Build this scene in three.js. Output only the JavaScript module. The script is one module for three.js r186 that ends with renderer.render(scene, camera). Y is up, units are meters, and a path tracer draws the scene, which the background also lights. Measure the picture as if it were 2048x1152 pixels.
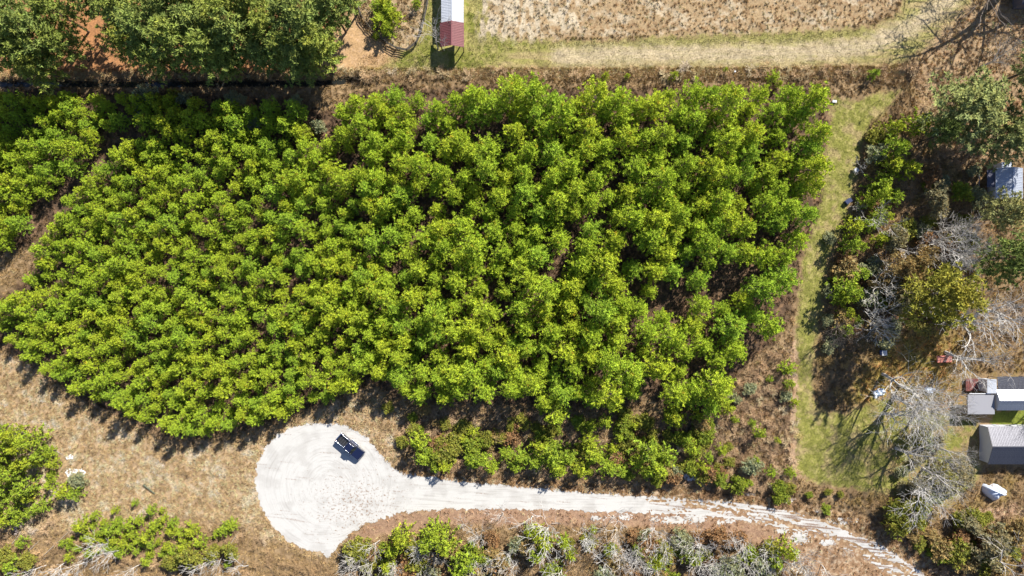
import * as THREE from 'three';
import { mergeGeometries } from 'three/addons/utils/BufferGeometryUtils.js';
import { RoundedBoxGeometry } from 'three/addons/geometries/RoundedBoxGeometry.js';
import { createNoise2D } from 'simplex-noise';

// ---------------------------------------------------------------- camera, sky, sun, exposure
const H = 128, M = 0.0942;                       // drone height in metres; metres on the ground per photograph pixel (2048 wide)
const scene = new THREE.Scene();
const camera = new THREE.PerspectiveCamera(2 * Math.atan(576 * M / H) * 180 / Math.PI, 16 / 9, 1, 3000);
camera.up.set(0, 0, -1);
camera.position.set(0, H, 0);
camera.lookAt(0, 0, 0);

const renderer = new THREE.WebGLRenderer({ antialias: true });
renderer.toneMapping = THREE.LinearToneMapping;
renderer.toneMappingExposure = 2.15;
renderer.shadowMap.enabled = true;

const ELEV = 38 * Math.PI / 180, SUN = new THREE.Vector3(0.55 * Math.cos(ELEV), Math.sin(ELEV), -0.835 * Math.cos(ELEV)).normalize();
{
  const w = 64, h = 32, d = new Float32Array(w * h * 4);
  for (let y = 0; y < h; y++) for (let x = 0; x < w; x++) {
    const e = Math.max(0, Math.sin(((y + 0.5) / h - 0.5) * Math.PI)), k = Math.pow(1 - e, 2.2), i = (y * w + x) * 4;
    d[i] = 0.054 + 0.185 * k; d[i + 1] = 0.093 + 0.20 * k; d[i + 2] = 0.205 + 0.165 * k; d[i + 3] = 1;
  }
  const sky = new THREE.DataTexture(d, w, h, THREE.RGBAFormat, THREE.FloatType);
  sky.mapping = THREE.EquirectangularReflectionMapping; sky.magFilter = THREE.LinearFilter; sky.needsUpdate = true;
  scene.background = sky; scene.environment = sky;
}
const sun = new THREE.DirectionalLight(new THREE.Color(1, 0.955, 0.88), 4.8);
sun.position.copy(SUN).multiplyScalar(300); sun.castShadow = true;
Object.assign(sun.shadow.camera, { left: -150, right: 150, top: 150, bottom: -150, near: 10, far: 700 });
sun.shadow.mapSize.set(4096, 4096);
scene.add(sun, sun.target);

// ---------------------------------------------------------------- helpers
function rng(seed) { let a = seed >>> 0; return () => { a = (a + 0x6d2b79f5) | 0; let t = Math.imul(a ^ (a >>> 15), 1 | a); t = (t + Math.imul(t ^ (t >>> 7), 61 | t)) ^ t; return ((t ^ (t >>> 14)) >>> 0) / 4294967296; }; }
const R0 = rng(11);
const n1 = createNoise2D(rng(1)), n2 = createNoise2D(rng(2)), n3 = createNoise2D(rng(3)), n4 = createNoise2D(rng(4));
const fbm = (n, x, y) => 0.5 * n(x, y) + 0.3 * n(x * 2.1 + 7, y * 2.1) + 0.2 * n(x * 4.3, y * 4.3 + 3);
const clamp = (x, a = 0, b = 1) => Math.min(b, Math.max(a, x));
const sstep = (a, b, x) => { const t = clamp((x - a) / (b - a)); return t * t * (3 - 2 * t); };
const lerp = (a, b, t) => a + (b - a) * t;
const X = u => (u - 1024) * M, Z = v => (v - 576) * M;                    // a spot on the ground, from survey pixels
const U = x => x / M + 1024, V = z => z / M + 576;
// ground spot below a point that stands h metres high and is seen at survey pixel (u, v)
const under = (u, v, h) => [X(u) * (1 - h / H), Z(v) * (1 - h / H)];
const s2l = c => c <= 0.04045 ? c / 12.92 : Math.pow((c + 0.055) / 1.055, 2.4);
const lin = (r, g, b, k = 1) => [s2l(r / 255) * k, s2l(g / 255) * k, s2l(b / 255) * k];

const taken = {};
function numbered(name) { const n = taken[name] = (taken[name] ?? -1) + 1; return n ? `${name}_${String(n).padStart(3, '0')}` : name; }
function tag(o, label, category, group, kind) {
  if (label) o.userData.label = label;
  if (category) o.userData.category = category;
  if (group) o.userData.group = group;
  if (kind) o.userData.kind = kind;
  return o;
}
function thing(name, label, category, group, x = 0, y = 0, z = 0, turn = 0) {
  const o = new THREE.Group(); o.name = numbered(name); o.position.set(x, y, z); o.rotation.y = turn; scene.add(o);
  return tag(o, label, category, group);
}
function part(name, geometry, material, parent) {
  const m = new THREE.Mesh(geometry, material); m.name = name; m.castShadow = m.receiveShadow = true; parent.add(m); return m;
}
function single(name, geometry, material, label, category, group, kind) {
  const m = new THREE.Mesh(geometry, material); m.name = numbered(name); m.castShadow = m.receiveShadow = true; scene.add(m);
  return tag(m, label, category, group, kind);
}
function tris(pos, col) {
  const g = new THREE.BufferGeometry();
  g.setAttribute('position', new THREE.BufferAttribute(new Float32Array(pos), 3));
  if (col) g.setAttribute('color', new THREE.BufferAttribute(new Float32Array(col), 3));
  g.computeVertexNormals();
  return g;
}
const merge = list => mergeGeometries(list.map(g => { const k = g.index ? g.toNonIndexed() : g; for (const a of Object.keys(k.attributes)) if (!['position', 'normal', 'uv'].includes(a)) k.deleteAttribute(a); if (!k.attributes.uv) k.setAttribute('uv', new THREE.BufferAttribute(new Float32Array(k.attributes.position.count * 2), 2)); return k; }));
const box = (w, h, d, x = 0, y = 0, z = 0, r = 0) => { const g = r ? new RoundedBoxGeometry(w, h, d, 2, r) : new THREE.BoxGeometry(w, h, d); return g.translate(x, y, z); };
const mat = (r, g, b, rough = 0.85, more = {}) => new THREE.MeshStandardMaterial({ color: new THREE.Color().setRGB(r, g, b), roughness: rough, ...more });
const leafy = (r, g, b, t = 0.18) => new THREE.MeshPhysicalMaterial({ color: new THREE.Color().setRGB(r, g, b), vertexColors: true, roughness: 1, transmission: t, thickness: 0, specularIntensity: 0.3, side: THREE.DoubleSide });
// bar between two points
function bar(a, b, r0, r1 = r0, sides = 6) {
  const A = new THREE.Vector3(...a), B = new THREE.Vector3(...b), d = B.clone().sub(A);
  const g = new THREE.CylinderGeometry(r1, r0, d.length(), sides);
  g.applyQuaternion(new THREE.Quaternion().setFromUnitVectors(new THREE.Vector3(0, 1, 0), d.clone().normalize()));
  return g.translate((A.x + B.x) / 2, (A.y + B.y) / 2, (A.z + B.z) / 2);
}
function sdPoly(p, x, y) {                          // distance to a polygon, negative inside
  let d = Infinity, inside = false;
  for (let i = 0, j = p.length - 1; i < p.length; j = i++) {
    const [ax, ay] = p[j], [bx, by] = p[i], ex = bx - ax, ey = by - ay, t = clamp(((x - ax) * ex + (y - ay) * ey) / (ex * ex + ey * ey || 1));
    d = Math.min(d, Math.hypot(x - ax - ex * t, y - ay - ey * t));
    if ((ay > y) !== (by > y) && x < ax + (y - ay) / (by - ay) * ex) inside = !inside;
  }
  return inside ? -d : d;
}
function sdLine(p, x, y) {
  let d = Infinity;
  for (let i = 1; i < p.length; i++) {
    const [ax, ay] = p[i - 1], [bx, by] = p[i], ex = bx - ax, ey = by - ay, t = clamp(((x - ax) * ex + (y - ay) * ey) / (ex * ex + ey * ey || 1));
    d = Math.min(d, Math.hypot(x - ax - ex * t, y - ay - ey * t));
  }
  return d;
}

// ---------------------------------------------------------------- survey: zones of the ground (survey pixels), kept as distance grids
const GX = 580, GY = 332, GS = 4, GU = -136, GV = -88;
const grid = f => { const a = new Float32Array(GX * GY); for (let j = 0; j < GY; j++) for (let i = 0; i < GX; i++) a[j * GX + i] = f(GU + i * GS, GV + j * GS); return a; };
function look(a, u, v) {
  const x = clamp((u - GU) / GS, 0, GX - 1.001), y = clamp((v - GV) / GS, 0, GY - 1.001), i = Math.floor(x), j = Math.floor(y), fx = x - i, fy = y - j, k = j * GX + i;
  return (a[k] * (1 - fx) + a[k + 1] * fx) * (1 - fy) + (a[k + GX] * (1 - fx) + a[k + GX + 1] * fx) * fy;
}
const poly = p => grid((u, v) => sdPoly(p, u, v)), line = p => grid((u, v) => sdLine(p, u, v));
const STAND = [[-60, 182], [120, 178], [250, 182], [420, 190], [600, 200], [640, 225], [690, 210], [715, 185], [770, 180], [830, 178], [960, 176], [1060, 172], [1130, 176], [1250, 176], [1400, 176], [1480, 180], [1560, 178], [1632, 168], [1652, 200], [1655, 260], [1640, 330], [1645, 400], [1630, 450], [1598, 520], [1592, 560], [1585, 625], [1545, 690], [1490, 730], [1450, 790], [1430, 822], [1350, 820], [1300, 790], [1220, 812], [1110, 820], [1040, 808], [950, 806], [850, 800], [790, 795], [742, 762], [650, 805], [560, 838], [480, 862], [400, 876], [335, 874], [275, 842], [195, 815], [130, 776], [60, 724], [20, 698], [-60, 650], [-60, 600], [15, 590], [62, 545], [72, 490], [96, 450], [60, 492], [10, 505], [-60, 520]];
const LAWN = [[1668, 195], [1705, 205], [1765, 186], [1800, 182], [1765, 225], [1733, 262], [1716, 320], [1704, 390], [1676, 470], [1654, 520], [1644, 600], [1630, 690], [1622, 760], [1630, 820], [1690, 830], [1760, 800], [1850, 820], [1950, 840], [1960, 950], [1900, 1010], [1780, 985], [1700, 975], [1640, 965], [1592, 945], [1592, 800], [1594, 660], [1600, 590], [1606, 520], [1622, 470], [1644, 400], [1648, 320], [1662, 250]];
const Zs = {
  stand: poly(STAND), lawn: poly(LAWN),
  straw: poly([[-140, -90], [680, -90], [690, 20], [650, 150], [-140, 160]]),
  sand: poly([[672, 40], [705, 25], [745, 75], [800, 112], [760, 135], [690, 145], [640, 142]]),
  yard: poly([[800, 108], [838, 85], [850, 30], [862, -90], [970, -90], [975, 60], [1010, 80], [1200, 84], [1400, 72], [1640, 62], [1760, 55], [1790, 75], [1600, 100], [1300, 98], [1120, 112], [990, 135], [700, 146], [730, 110]]),
  paddock: poly([[713, -90], [713, 22], [750, 70], [775, 90], [806, 104], [833, 88], [845, 60], [853, 30], [860, -90]]),
  field: poly([[962, -90], [965, 75], [1010, 82], [1150, 74], [1300, 72], [1500, 68], [1620, 63], [1695, 54], [1745, 40], [1782, 16], [1808, -20], [1830, -90]]),
  chaff: poly([[955, -90], [955, 78], [1060, 82], [1140, 60], [1170, 70], [1165, 20], [1100, -90]]),
  track: poly([[1000, 104], [1300, 92], [1600, 86], [1720, 70], [1800, 30], [1840, -90], [2000, -90], [1930, 20], [1860, 90], [1800, 125], [1500, 132], [1200, 132], [1000, 134]]),
  drive: line([[1120, 112], [1300, 108], [1450, 108], [1600, 104], [1720, 96], [1820, 55], [1900, 0], [1940, -60]]),
  leafR: poly([[1830, 130], [1880, 60], [1940, 10], [1980, -90], [2190, -90], [2190, 330], [1900, 330], [1830, 230]]),
  brush: poly([[1150, 830], [1330, 830], [1440, 830], [1500, 735], [1560, 690], [1592, 660], [1592, 950], [1560, 985], [1300, 965], [1100, 945], [840, 935], [790, 860], [840, 812]]),
  edge: line([[1590, 690], [1588, 760], [1587, 850], [1585, 945]]),
  hedge: line([[-140, 152], [300, 150], [640, 150], [900, 147], [1200, 148], [1500, 146], [1760, 146], [1830, 140]]),
  ditch: line([[-140, 166], [300, 168], [640, 166], [720, 158]]),
  clear: poly([[-140, 700], [20, 712], [130, 795], [270, 862], [340, 895], [480, 885], [640, 825], [745, 785], [800, 830], [790, 935], [720, 1040], [640, 1110], [500, 1060], [380, 1030], [120, 1060], [-140, 1090]]),
  verge: poly([[700, 1072], [740, 1045], [800, 1024], [900, 1014], [1050, 1012], [1300, 1012], [1480, 1020], [1600, 1045], [1700, 1090], [1790, 1150], [1850, 1240], [1700, 1240], [1620, 1135], [1540, 1092], [1400, 1062], [1200, 1050], [900, 1050], [760, 1070], [700, 1100]]),
  verge2: poly([[800, 925], [1000, 955], [1300, 975], [1500, 985], [1650, 1010], [1790, 1060], [1900, 1150], [1960, 1240], [1700, 1240], [1560, 1060], [1300, 1012], [800, 965]]),
  drain: line([[1420, 988], [1540, 990], [1640, 1010], [1760, 1040], [1830, 1080], [1890, 1120]]),
  rightB: poly([[1740, 180], [1640, 520], [1610, 830], [1690, 1000], [1900, 1100], [2190, 1240], [2190, 150]]),
  yardR: poly([[1700, 790], [1760, 690], [1830, 660], [1920, 680], [1900, 760], [1960, 840], [1900, 860], [1800, 850]]),
  houseYard: poly([[1985, 822], [2190, 815], [2190, 850], [1985, 850]]),
  path: line([[1960, 1030], [2040, 1022], [2190, 1020]]),
  road: grid((u, v) => Math.min(sdPoly([[640, 845], [690, 850], [735, 875], [768, 918], [800, 945], [900, 960], [1000, 970], [1150, 984], [1300, 993], [1450, 1002], [1550, 1012], [1650, 1036], [1750, 1078], [1830, 1130], [1900, 1200], [1960, 1260], [1880, 1260], [1800, 1160], [1700, 1100], [1600, 1062], [1480, 1040], [1380, 1030], [1300, 1027], [1200, 1023], [1050, 1018], [900, 1018], [800, 1026], [725, 1050], [695, 1072], [672, 1098], [655, 1116], [646, 1104], [615, 1102], [575, 1082], [545, 1052], [520, 1010], [510, 965], [514, 930], [528, 898], [552, 872], [590, 852]], u, v), 1e9)),
};
const PAL = { dirt: lin(192, 154, 124),
  dry: lin(216, 184, 142), dryPale: lin(236, 215, 182), dryDark: lin(150, 122, 88), litter: lin(112, 88, 66), rust: lin(188, 148, 108),
  straw: lin(214, 152, 98), sand: lin(226, 184, 132), green: lin(164, 163, 74), greenPale: lin(198, 186, 112), greenRich: lin(140, 152, 48),
  field: lin(208, 178, 134), fieldDark: lin(166, 130, 90), chaff: lin(236, 217, 184), track: lin(214, 188, 138), trackPale: lin(230, 209, 170), mud: lin(80, 68, 54), brown: lin(176, 146, 104), ochre: lin(184, 156, 84), pink: lin(224, 188, 152),
};
const mixTo = (c, b, t) => { c[0] += (b[0] - c[0]) * t; c[1] += (b[1] - c[1]) * t; c[2] += (b[2] - c[2]) * t; };
const K = 1 / 2.0;                                  // survey colours are as photographed in full sun; this takes them back to base colours
function groundColor(u, v) {
  const a = fbm(n1, u / 60, v / 60), b = fbm(n2, u / 17, v / 17), f = n3(u / 4.5 + v / 14, v / 4.5), g = n4(u / 2.1, v / 2.1);
  const wu = u + 9 * fbm(n3, u / 26, v / 26) + 3 * n4(u / 6, v / 6), wv = v + 9 * fbm(n4, u / 26, v / 26) + 3 * n3(u / 6, v / 6);
  const inn = (k, w = 7) => 1 - sstep(-w, w, look(Zs[k], wu, wv));
  const near = (k, r, w = 5) => 1 - sstep(r - w, r + w, look(Zs[k], wu, wv));
  const c = [...PAL.brown];
  mixTo(c, PAL.dryDark, 0.5 * sstep(-0.1, 0.5, a)); mixTo(c, PAL.dry, 0.5 * sstep(0.1, 0.5, b));
  let t = inn('clear', 14); mixTo(c, PAL.dry, t); mixTo(c, PAL.dryPale, t * 0.75 * sstep(0, 0.5, a + 0.4 * b)); mixTo(c, PAL.dryDark, t * 0.55 * sstep(0.1, 0.55, b - a * 0.6));
  t = inn('rightB', 14); mixTo(c, PAL.brown, t); mixTo(c, PAL.ochre, t * 0.5 * sstep(0, 0.4, a)); mixTo(c, PAL.litter, t * 0.35 * sstep(0.05, 0.4, b));
  t = inn('stand', 10); mixTo(c, PAL.litter, t); mixTo(c, PAL.rust, t * 0.55 * sstep(-0.1, 0.5, b));
  t = inn('straw', 12); mixTo(c, PAL.straw, t); mixTo(c, PAL.litter, t * 0.45 * sstep(0.1, 0.5, b + a));
  t = inn('brush', 10); mixTo(c, PAL.dry, t * 0.8); mixTo(c, PAL.litter, t * 0.75 * sstep(-0.15, 0.35, b)); mixTo(c, PAL.rust, t * 0.3 * sstep(0, 0.4, a));
  t = inn('field', 6); mixTo(c, PAL.field, t); mixTo(c, PAL.fieldDark, t * 0.7 * sstep(0, 0.45, b + 0.3 * a)); mixTo(c, PAL.chaff, t * 0.75 * sstep(0.0, 0.5, 0.9 * fbm(n2, u / 70, v / 45) - 0.4 * b));
  t = inn('paddock', 5); mixTo(c, PAL.field, t); mixTo(c, PAL.dryPale, t * 0.5 * sstep(0, 0.5, b)); mixTo(c, PAL.dryDark, t * 0.5 * sstep(0, 0.5, a));
  t = inn('yard', 8); mixTo(c, PAL.greenPale, t); mixTo(c, PAL.green, t * lerp(1, 0.45, sstep(1000, 1150, u)) * sstep(-0.2, 0.4, a + 0.5 * b)); mixTo(c, PAL.greenRich, t * lerp(0.5, 0.15, sstep(1000, 1150, u)) * sstep(0.1, 0.5, b));
  t = inn('chaff', 10); mixTo(c, PAL.chaff, t * sstep(-0.25, 0.2, n2(u / 20, v / 50) + 0.6 * b));
  t = inn('sand', 12); mixTo(c, PAL.sand, t); mixTo(c, PAL.pink, t * 0.5 * sstep(0, 0.5, b));
  t = inn('track', 12); mixTo(c, PAL.greenPale, t); mixTo(c, PAL.green, 0.35 * t * sstep(-0.1, 0.4, b)); mixTo(c, PAL.track, t * 0.7 * sstep(-0.2, 0.4, n2(u / 120, v / 12)));
  t = near('drive', 17, 14); mixTo(c, PAL.trackPale, t * (0.75 + 0.25 * sstep(-0.4, 0.4, n4(u / 80, v / 5))));
  t = near('hedge', 9, 5); mixTo(c, PAL.dry, t * 0.8); mixTo(c, PAL.dry, t * 0.5 * sstep(0.1, 0.5, b));
  t = near('ditch', 5, 3); mixTo(c, PAL.mud, t);
  t = inn('leafR', 16); mixTo(c, PAL.dry, t * 0.8); mixTo(c, PAL.rust, t * 0.6 * sstep(0, 0.4, b)); mixTo(c, PAL.dryDark, t * 0.6 * sstep(0.1, 0.5, a));
  t = inn('yardR', 16); mixTo(c, PAL.ochre, t * 0.9); mixTo(c, PAL.straw, t * 0.6 * sstep(0.05, 0.4, b)); mixTo(c, PAL.green, t * 0.5 * sstep(0.1, 0.4, a));
  t = inn('lawn', 7); mixTo(c, PAL.green, t); mixTo(c, PAL.greenPale, t * 0.85 * sstep(-0.15, 0.45, b + 0.4 * a)); mixTo(c, PAL.dry, t * 0.5 * sstep(0.1, 0.5, a - 0.4 * b));
  if (u > 1690 && v > 780) mixTo(c, PAL.brown, t * 0.65 * sstep(1690, 1790, u) * sstep(-0.2, 0.4, b + a));
  t = near('edge', 6, 4); mixTo(c, PAL.pink, t * 0.85);
  t = inn('verge', 9); mixTo(c, PAL.dirt, t); mixTo(c, PAL.dry, t * 0.4 * sstep(0.05, 0.5, b));
  t = inn('verge2', 9); mixTo(c, PAL.rust, t * 0.75); mixTo(c, PAL.dryPale, t * 0.55 * sstep(0, 0.45, b)); mixTo(c, PAL.dryDark, t * 0.35 * sstep(0, 0.4, -b));
  t = near('drain', 5, 4); mixTo(c, PAL.dryDark, t * 0.8);
  t = inn('houseYard', 4); mixTo(c, PAL.greenRich, t);
  t = near('path', 9, 6); mixTo(c, PAL.pink, t);
  const k = (1 + 0.26 * f + 0.2 * g + 0.18 * b) * K;
  c[0] *= k; c[1] *= k; c[2] *= k;
  return c;
}
// height of the ground: gentle lumps, the wet ditch below the tall pines, the drain beside the road
function groundY(x, z) {
  const u = U(x), v = V(z);
  if (u < -130 || u > 2180 || v < -80 || v > 1230) return 0;
  const flat = sstep(0, 30, look(Zs.road, u, v));
  return flat * (0.10 * n1(x / 5, z / 5) + 0.05 * n2(x / 2.2, z / 2.2)) - 0.55 * (1 - sstep(2, 12, look(Zs.ditch, u, v))) * sstep(-130, -60, u) - 0.35 * (1 - sstep(2, 10, look(Zs.drain, u, v)));
}
const l2s = c => c <= 0.0031308 ? c * 12.92 : 1.055 * Math.pow(c, 1 / 2.4) - 0.055;
const TU0 = -120, TU1 = 2168, TV0 = -64, TV1 = 1224;
const TW = 1536, TH = 864, groundLin = new Float32Array(TW * TH * 3);
const groundTexture = (() => {
  const d = new Uint8Array(TW * TH * 4);
  for (let j = 0; j < TH; j++) for (let i = 0; i < TW; i++) {
    const c = groundColor(lerp(TU0, TU1, (i + 0.5) / TW), lerp(TV1, TV0, (j + 0.5) / TH)), k = j * TW + i;
    for (let q = 0; q < 3; q++) { groundLin[k * 3 + q] = c[q]; d[k * 4 + q] = clamp(l2s(clamp(c[q]))) * 255; }
    d[k * 4 + 3] = 255;
  }
  const t = new THREE.DataTexture(d, TW, TH); t.colorSpace = THREE.SRGBColorSpace; t.magFilter = THREE.LinearFilter;
  t.wrapS = t.wrapT = THREE.MirroredRepeatWrapping; t.needsUpdate = true; return t;
})();
function colorAt(x, z) {
  const i = clamp(Math.floor((U(x) - TU0) / (TU1 - TU0) * TW), 0, TW - 1), j = clamp(Math.floor((TV1 - V(z)) / (TV1 - TV0) * TH), 0, TH - 1), k = (j * TW + i) * 3;
  return [groundLin[k], groundLin[k + 1], groundLin[k + 2]];
}
const grainTexture = (() => {                        // fine relief of litter and turf
  const s = 512, d = new Uint8Array(s * s * 4), r = rng(5), a = new Float32Array(s * s);
  for (let i = 0; i < s * s; i++) a[i] = r();
  for (let y = 0; y < s; y++) for (let x = 0; x < s; x++) {
    const q = (dx, dy) => a[((y + dy + s) % s) * s + (x + dx + s) % s], v = (q(0, 0) * 4 + q(1, 0) + q(-1, 0) + q(0, 1) + q(0, -1)) / 8 * 255, k = (y * s + x) * 4;
    d[k] = d[k + 1] = d[k + 2] = v; d[k + 3] = 255;
  }
  const t = new THREE.DataTexture(d, s, s); t.wrapS = t.wrapT = THREE.RepeatWrapping; t.magFilter = THREE.LinearFilter; t.repeat.set(14, 8); t.needsUpdate = true; return t;
})();
const groundMat = new THREE.MeshStandardMaterial({ map: groundTexture, roughness: 1, bumpMap: grainTexture, bumpScale: 0.05 });
const uvAt = (x, z) => [(U(x) - TU0) / (TU1 - TU0), (TV1 - V(z)) / (TV1 - TV0)];
{
  const axis = (lo, hi, step, far) => { const a = []; for (let k = far; k > 0; k--) a.push(lo - Math.pow(k, 2.3) * 4); for (let x = lo; x <= hi + 1e-6; x += step) a.push(x); for (let k = 1; k <= far; k++) a.push(hi + Math.pow(k, 2.3) * 4); return a; };
  const xs = axis(X(TU0), X(TU1), 0.5, 9), zs = axis(Z(TV0), Z(TV1), 0.5, 9), pos = [], uv = [], idx = [];
  for (const z of zs) for (const x of xs) { pos.push(x, groundY(x, z), z); uv.push(...uvAt(x, z)); }
  for (let j = 0; j < zs.length - 1; j++) for (let i = 0; i < xs.length - 1; i++) { const a = j * xs.length + i, b = a + xs.length; idx.push(a, b, a + 1, a + 1, b, b + 1); }
  const g = new THREE.BufferGeometry(); g.setAttribute('position', new THREE.Float32BufferAttribute(pos, 3)); g.setAttribute('uv', new THREE.Float32BufferAttribute(uv, 2)); g.setIndex(idx); g.computeVertexNormals();
  single('ground', g, groundMat, 'brown and tan earth with dry grass and leaf litter across the whole site', 'ground', null, 'structure');
}
// a sheet that covers the ground where f(u, v) < 0, cut by marching squares
function sheet(f, u0, u1, v0, v1, step, lift, uvf) {
  const nx = Math.ceil((u1 - u0) / step), nz = Math.ceil((v1 - v0) / step), F = new Float32Array((nx + 1) * (nz + 1)), pos = [], uv = [];
  for (let j = 0; j <= nz; j++) for (let i = 0; i <= nx; i++) F[j * (nx + 1) + i] = f(u0 + i * step, v0 + j * step);
  const put = (u, v) => { const x = X(u), z = Z(v); pos.push(x, groundY(x, z) + lift, z); uv.push(...uvf(x, z)); };
  for (let j = 0; j < nz; j++) for (let i = 0; i < nx; i++) {
    const c = [[i, j], [i, j + 1], [i + 1, j + 1], [i + 1, j]], val = c.map(([a, b]) => F[b * (nx + 1) + a]), out = [];
    for (let k = 0; k < 4; k++) {
      const a = val[k], b = val[(k + 1) % 4], [ai, aj] = c[k], [bi, bj] = c[(k + 1) % 4];
      if (a < 0) out.push([u0 + ai * step, v0 + aj * step]);
      if ((a < 0) !== (b < 0)) { const t = a / (a - b); out.push([u0 + lerp(ai, bi, t) * step, v0 + lerp(aj, bj, t) * step]); }
    }
    for (let k = 2; k < out.length; k++) { put(...out[0]); put(...out[k - 1]); put(...out[k]); }
  }
  const g = new THREE.BufferGeometry(); g.setAttribute('position', new THREE.Float32BufferAttribute(pos, 3)); g.setAttribute('uv', new THREE.Float32BufferAttribute(uv, 2)); g.computeVertexNormals(); return g;
}
const rough = (u, v) => 7 * fbm(n3, u / 26, v / 26) + 3 * n4(u / 6, v / 6);
single('lawn', sheet((u, v) => look(Zs.lawn, u, v) + rough(u, v), 1570, 1980, 170, 1020, 5, 0.03, uvAt), groundMat, 'mown yellow green grass strip beside the pine stand', 'lawn', null, 'structure');
single('farm_track', sheet((u, v) => Math.min(look(Zs.track, u, v), look(Zs.drive, u, v) - 18) + rough(u, v), 990, 2040, -60, 140, 5, 0.03, uvAt), groundMat, 'pale mown farm track curving along the field edge', 'track', null, 'structure');
{
  const u0 = 500, u1 = 1980, v0 = 836, v1 = 1260, w = 1500, h = 430, d = new Uint8Array(w * h * 4), bump = new Uint8Array(w * h * 4), r = rng(77);
  for (let j = 0; j < h; j++) for (let i = 0; i < w; i++) {
    const u = lerp(u0, u1, (i + 0.5) / w), v = lerp(v1, v0, (j + 0.5) / h), k = (j * w + i) * 4;
    const b = fbm(n2, u / 16, v / 16), fine = n4(u / 1.7, v / 1.7), dist = Math.hypot(u - 655, v - 975), an = Math.atan2(v - 975, u - 655);
    const turn = 0.8 * n1(dist / 3.4 + 0.8 * n2(u / 70, v / 70), an * 1.1) * sstep(170, 110, dist) + n3(u / 90, (v - look(Zs.road, u, v) * 0.4) / 4) * sstep(740, 860, u);
    const c = lin(246, 243, 236), gray = lin(182, 175, 166);
    mixTo(c, gray, 0.30 * sstep(0.1, 0.8, turn) + 0.26 * sstep(-0.1, 0.5, fbm(n4, u / 75, v / 60)) + 0.08 * sstep(0.2, 0.8, b));
    mixTo(c, lin(165, 130, 100), 0.8 * sstep(0.42, 0.62, fbm(n3, u / 9, v / 7) + 0.3 - Math.hypot((u - 712) / 90, (v - 1010) / 70) * 0.32 + sstep(1150, 1500, u) * 0.3));
    mixTo(c, lin(150, 112, 84), 0.85 * sstep(0.30, 0.55, n2(u / 120, (v - (u - 1200) * 0.09) / 7) * 0.8 + 0.25 * fine - 0.35 + 0.5 * sstep(1100, 1700, u)));
    const s = (1 + 0.05 * fine + 0.08 * (r() - 0.5)) * K;
    for (let q = 0; q < 3; q++) d[k + q] = clamp(l2s(clamp(c[q] * s))) * 255;
    d[k + 3] = 255; bump[k] = bump[k + 1] = bump[k + 2] = 128 + 60 * fine + 60 * (r() - 0.5); bump[k + 3] = 255;
  }
  const t = new THREE.DataTexture(d, w, h); t.colorSpace = THREE.SRGBColorSpace; t.magFilter = THREE.LinearFilter; t.needsUpdate = true;
  const bt = new THREE.DataTexture(bump, w, h); bt.magFilter = THREE.LinearFilter; bt.needsUpdate = true;
  const f = (u, v) => {
    const mid = u < 1300 ? 1010 : 1010 + Math.pow((u - 1300) / 100, 2) * 5.2, t = v - mid, thin = sstep(1180, 1460, u);
    const bald = 0.55 * n1(u / 60, t / 9) + 0.45 * n2(u / 13, v / 8) + 0.3 * n3(u / 5, v / 4.5) + 0.35 * Math.cos(t / 5.2 + 0.6) + 0.12 + 0.25 * sstep(1600, 1820, u);
    return look(Zs.road, u, v) + 3.6 * n3(u / 16, v / 16) + 2.2 * n4(u / 5, v / 5) + 1.8 * n2(u / 2.6, v / 2.6) + thin * 24 * sstep(0.0, 0.6, bald);
  };
  single('gravel_road', sheet(f, u0, u1, v0, v1, 2.2, 0.035, (x, z) => [(U(x) - u0) / (u1 - u0), (v1 - V(z)) / (v1 - v0)]), new THREE.MeshStandardMaterial({ map: t, bumpMap: bt, bumpScale: 0.03, roughness: 1 }), 'white gravel road ending in a round turning circle', 'road', null, 'structure');
  const spots = [[1350, 1040, 26, 8], [1390, 1037, 20, 9], [1310, 1038, 9, 5], [1250, 1033, 12, 6], [1190, 1036, 10, 5], [1460, 1042, 10, 4], [1600, 1075, 16, 12], [1655, 1085, 14, 6], [1440, 1046, 8, 5], [1565, 1062, 12, 5], [1500, 990, 14, 3], [1570, 1000, 22, 5], [1690, 1042, 24, 6], [1640, 1022, 10, 4]];
  spots.forEach(([cu, cv, ru, rv]) => tag(single('gravel_patch', sheet((u, v) => (Math.hypot((u - cu) / ru, (v - cv) / rv) - 1) * 8 + 5 * n4(u / 6, v / 5), cu - ru * 2, cu + ru * 2, cv - rv * 2.4, cv + rv * 2.4, 1.6, 0.045, (x, z) => [(U(x) - u0) / (u1 - u0) * 0.3, (v1 - V(z)) / (v1 - v0)]), scene.getObjectByName('gravel_road').material), 'patch of spilled white gravel on the reddish road verge', 'gravel', 'spilled gravel on the verge', 'structure'));
}

// ---------------------------------------------------------------- buildings
const metalNoise = (() => {
  const s = 256, d = new Uint8Array(s * s * 4);
  for (let y = 0; y < s; y++) for (let x = 0; x < s; x++) { const a = 0.5 + 0.5 * fbm(n1, x / 40, y / 40), b = 0.5 + 0.5 * n2(x / 5, y / 22), v = 168 + 84 * (0.65 * a + 0.35 * b), k = (y * s + x) * 4; d[k] = d[k + 1] = d[k + 2] = v; d[k + 3] = 255; }
  const t = new THREE.DataTexture(d, s, s); t.colorSpace = THREE.SRGBColorSpace; t.wrapS = t.wrapT = THREE.RepeatWrapping; t.magFilter = THREE.LinearFilter; t.repeat.set(0.35, 0.35); t.needsUpdate = true; return t;
})();
const roofing = (r, g, b, rough = 0.55, metal = 0.25) => new THREE.MeshStandardMaterial({ color: new THREE.Color().setRGB(r, g, b), roughness: rough, metalness: metal, map: metalNoise });
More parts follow.
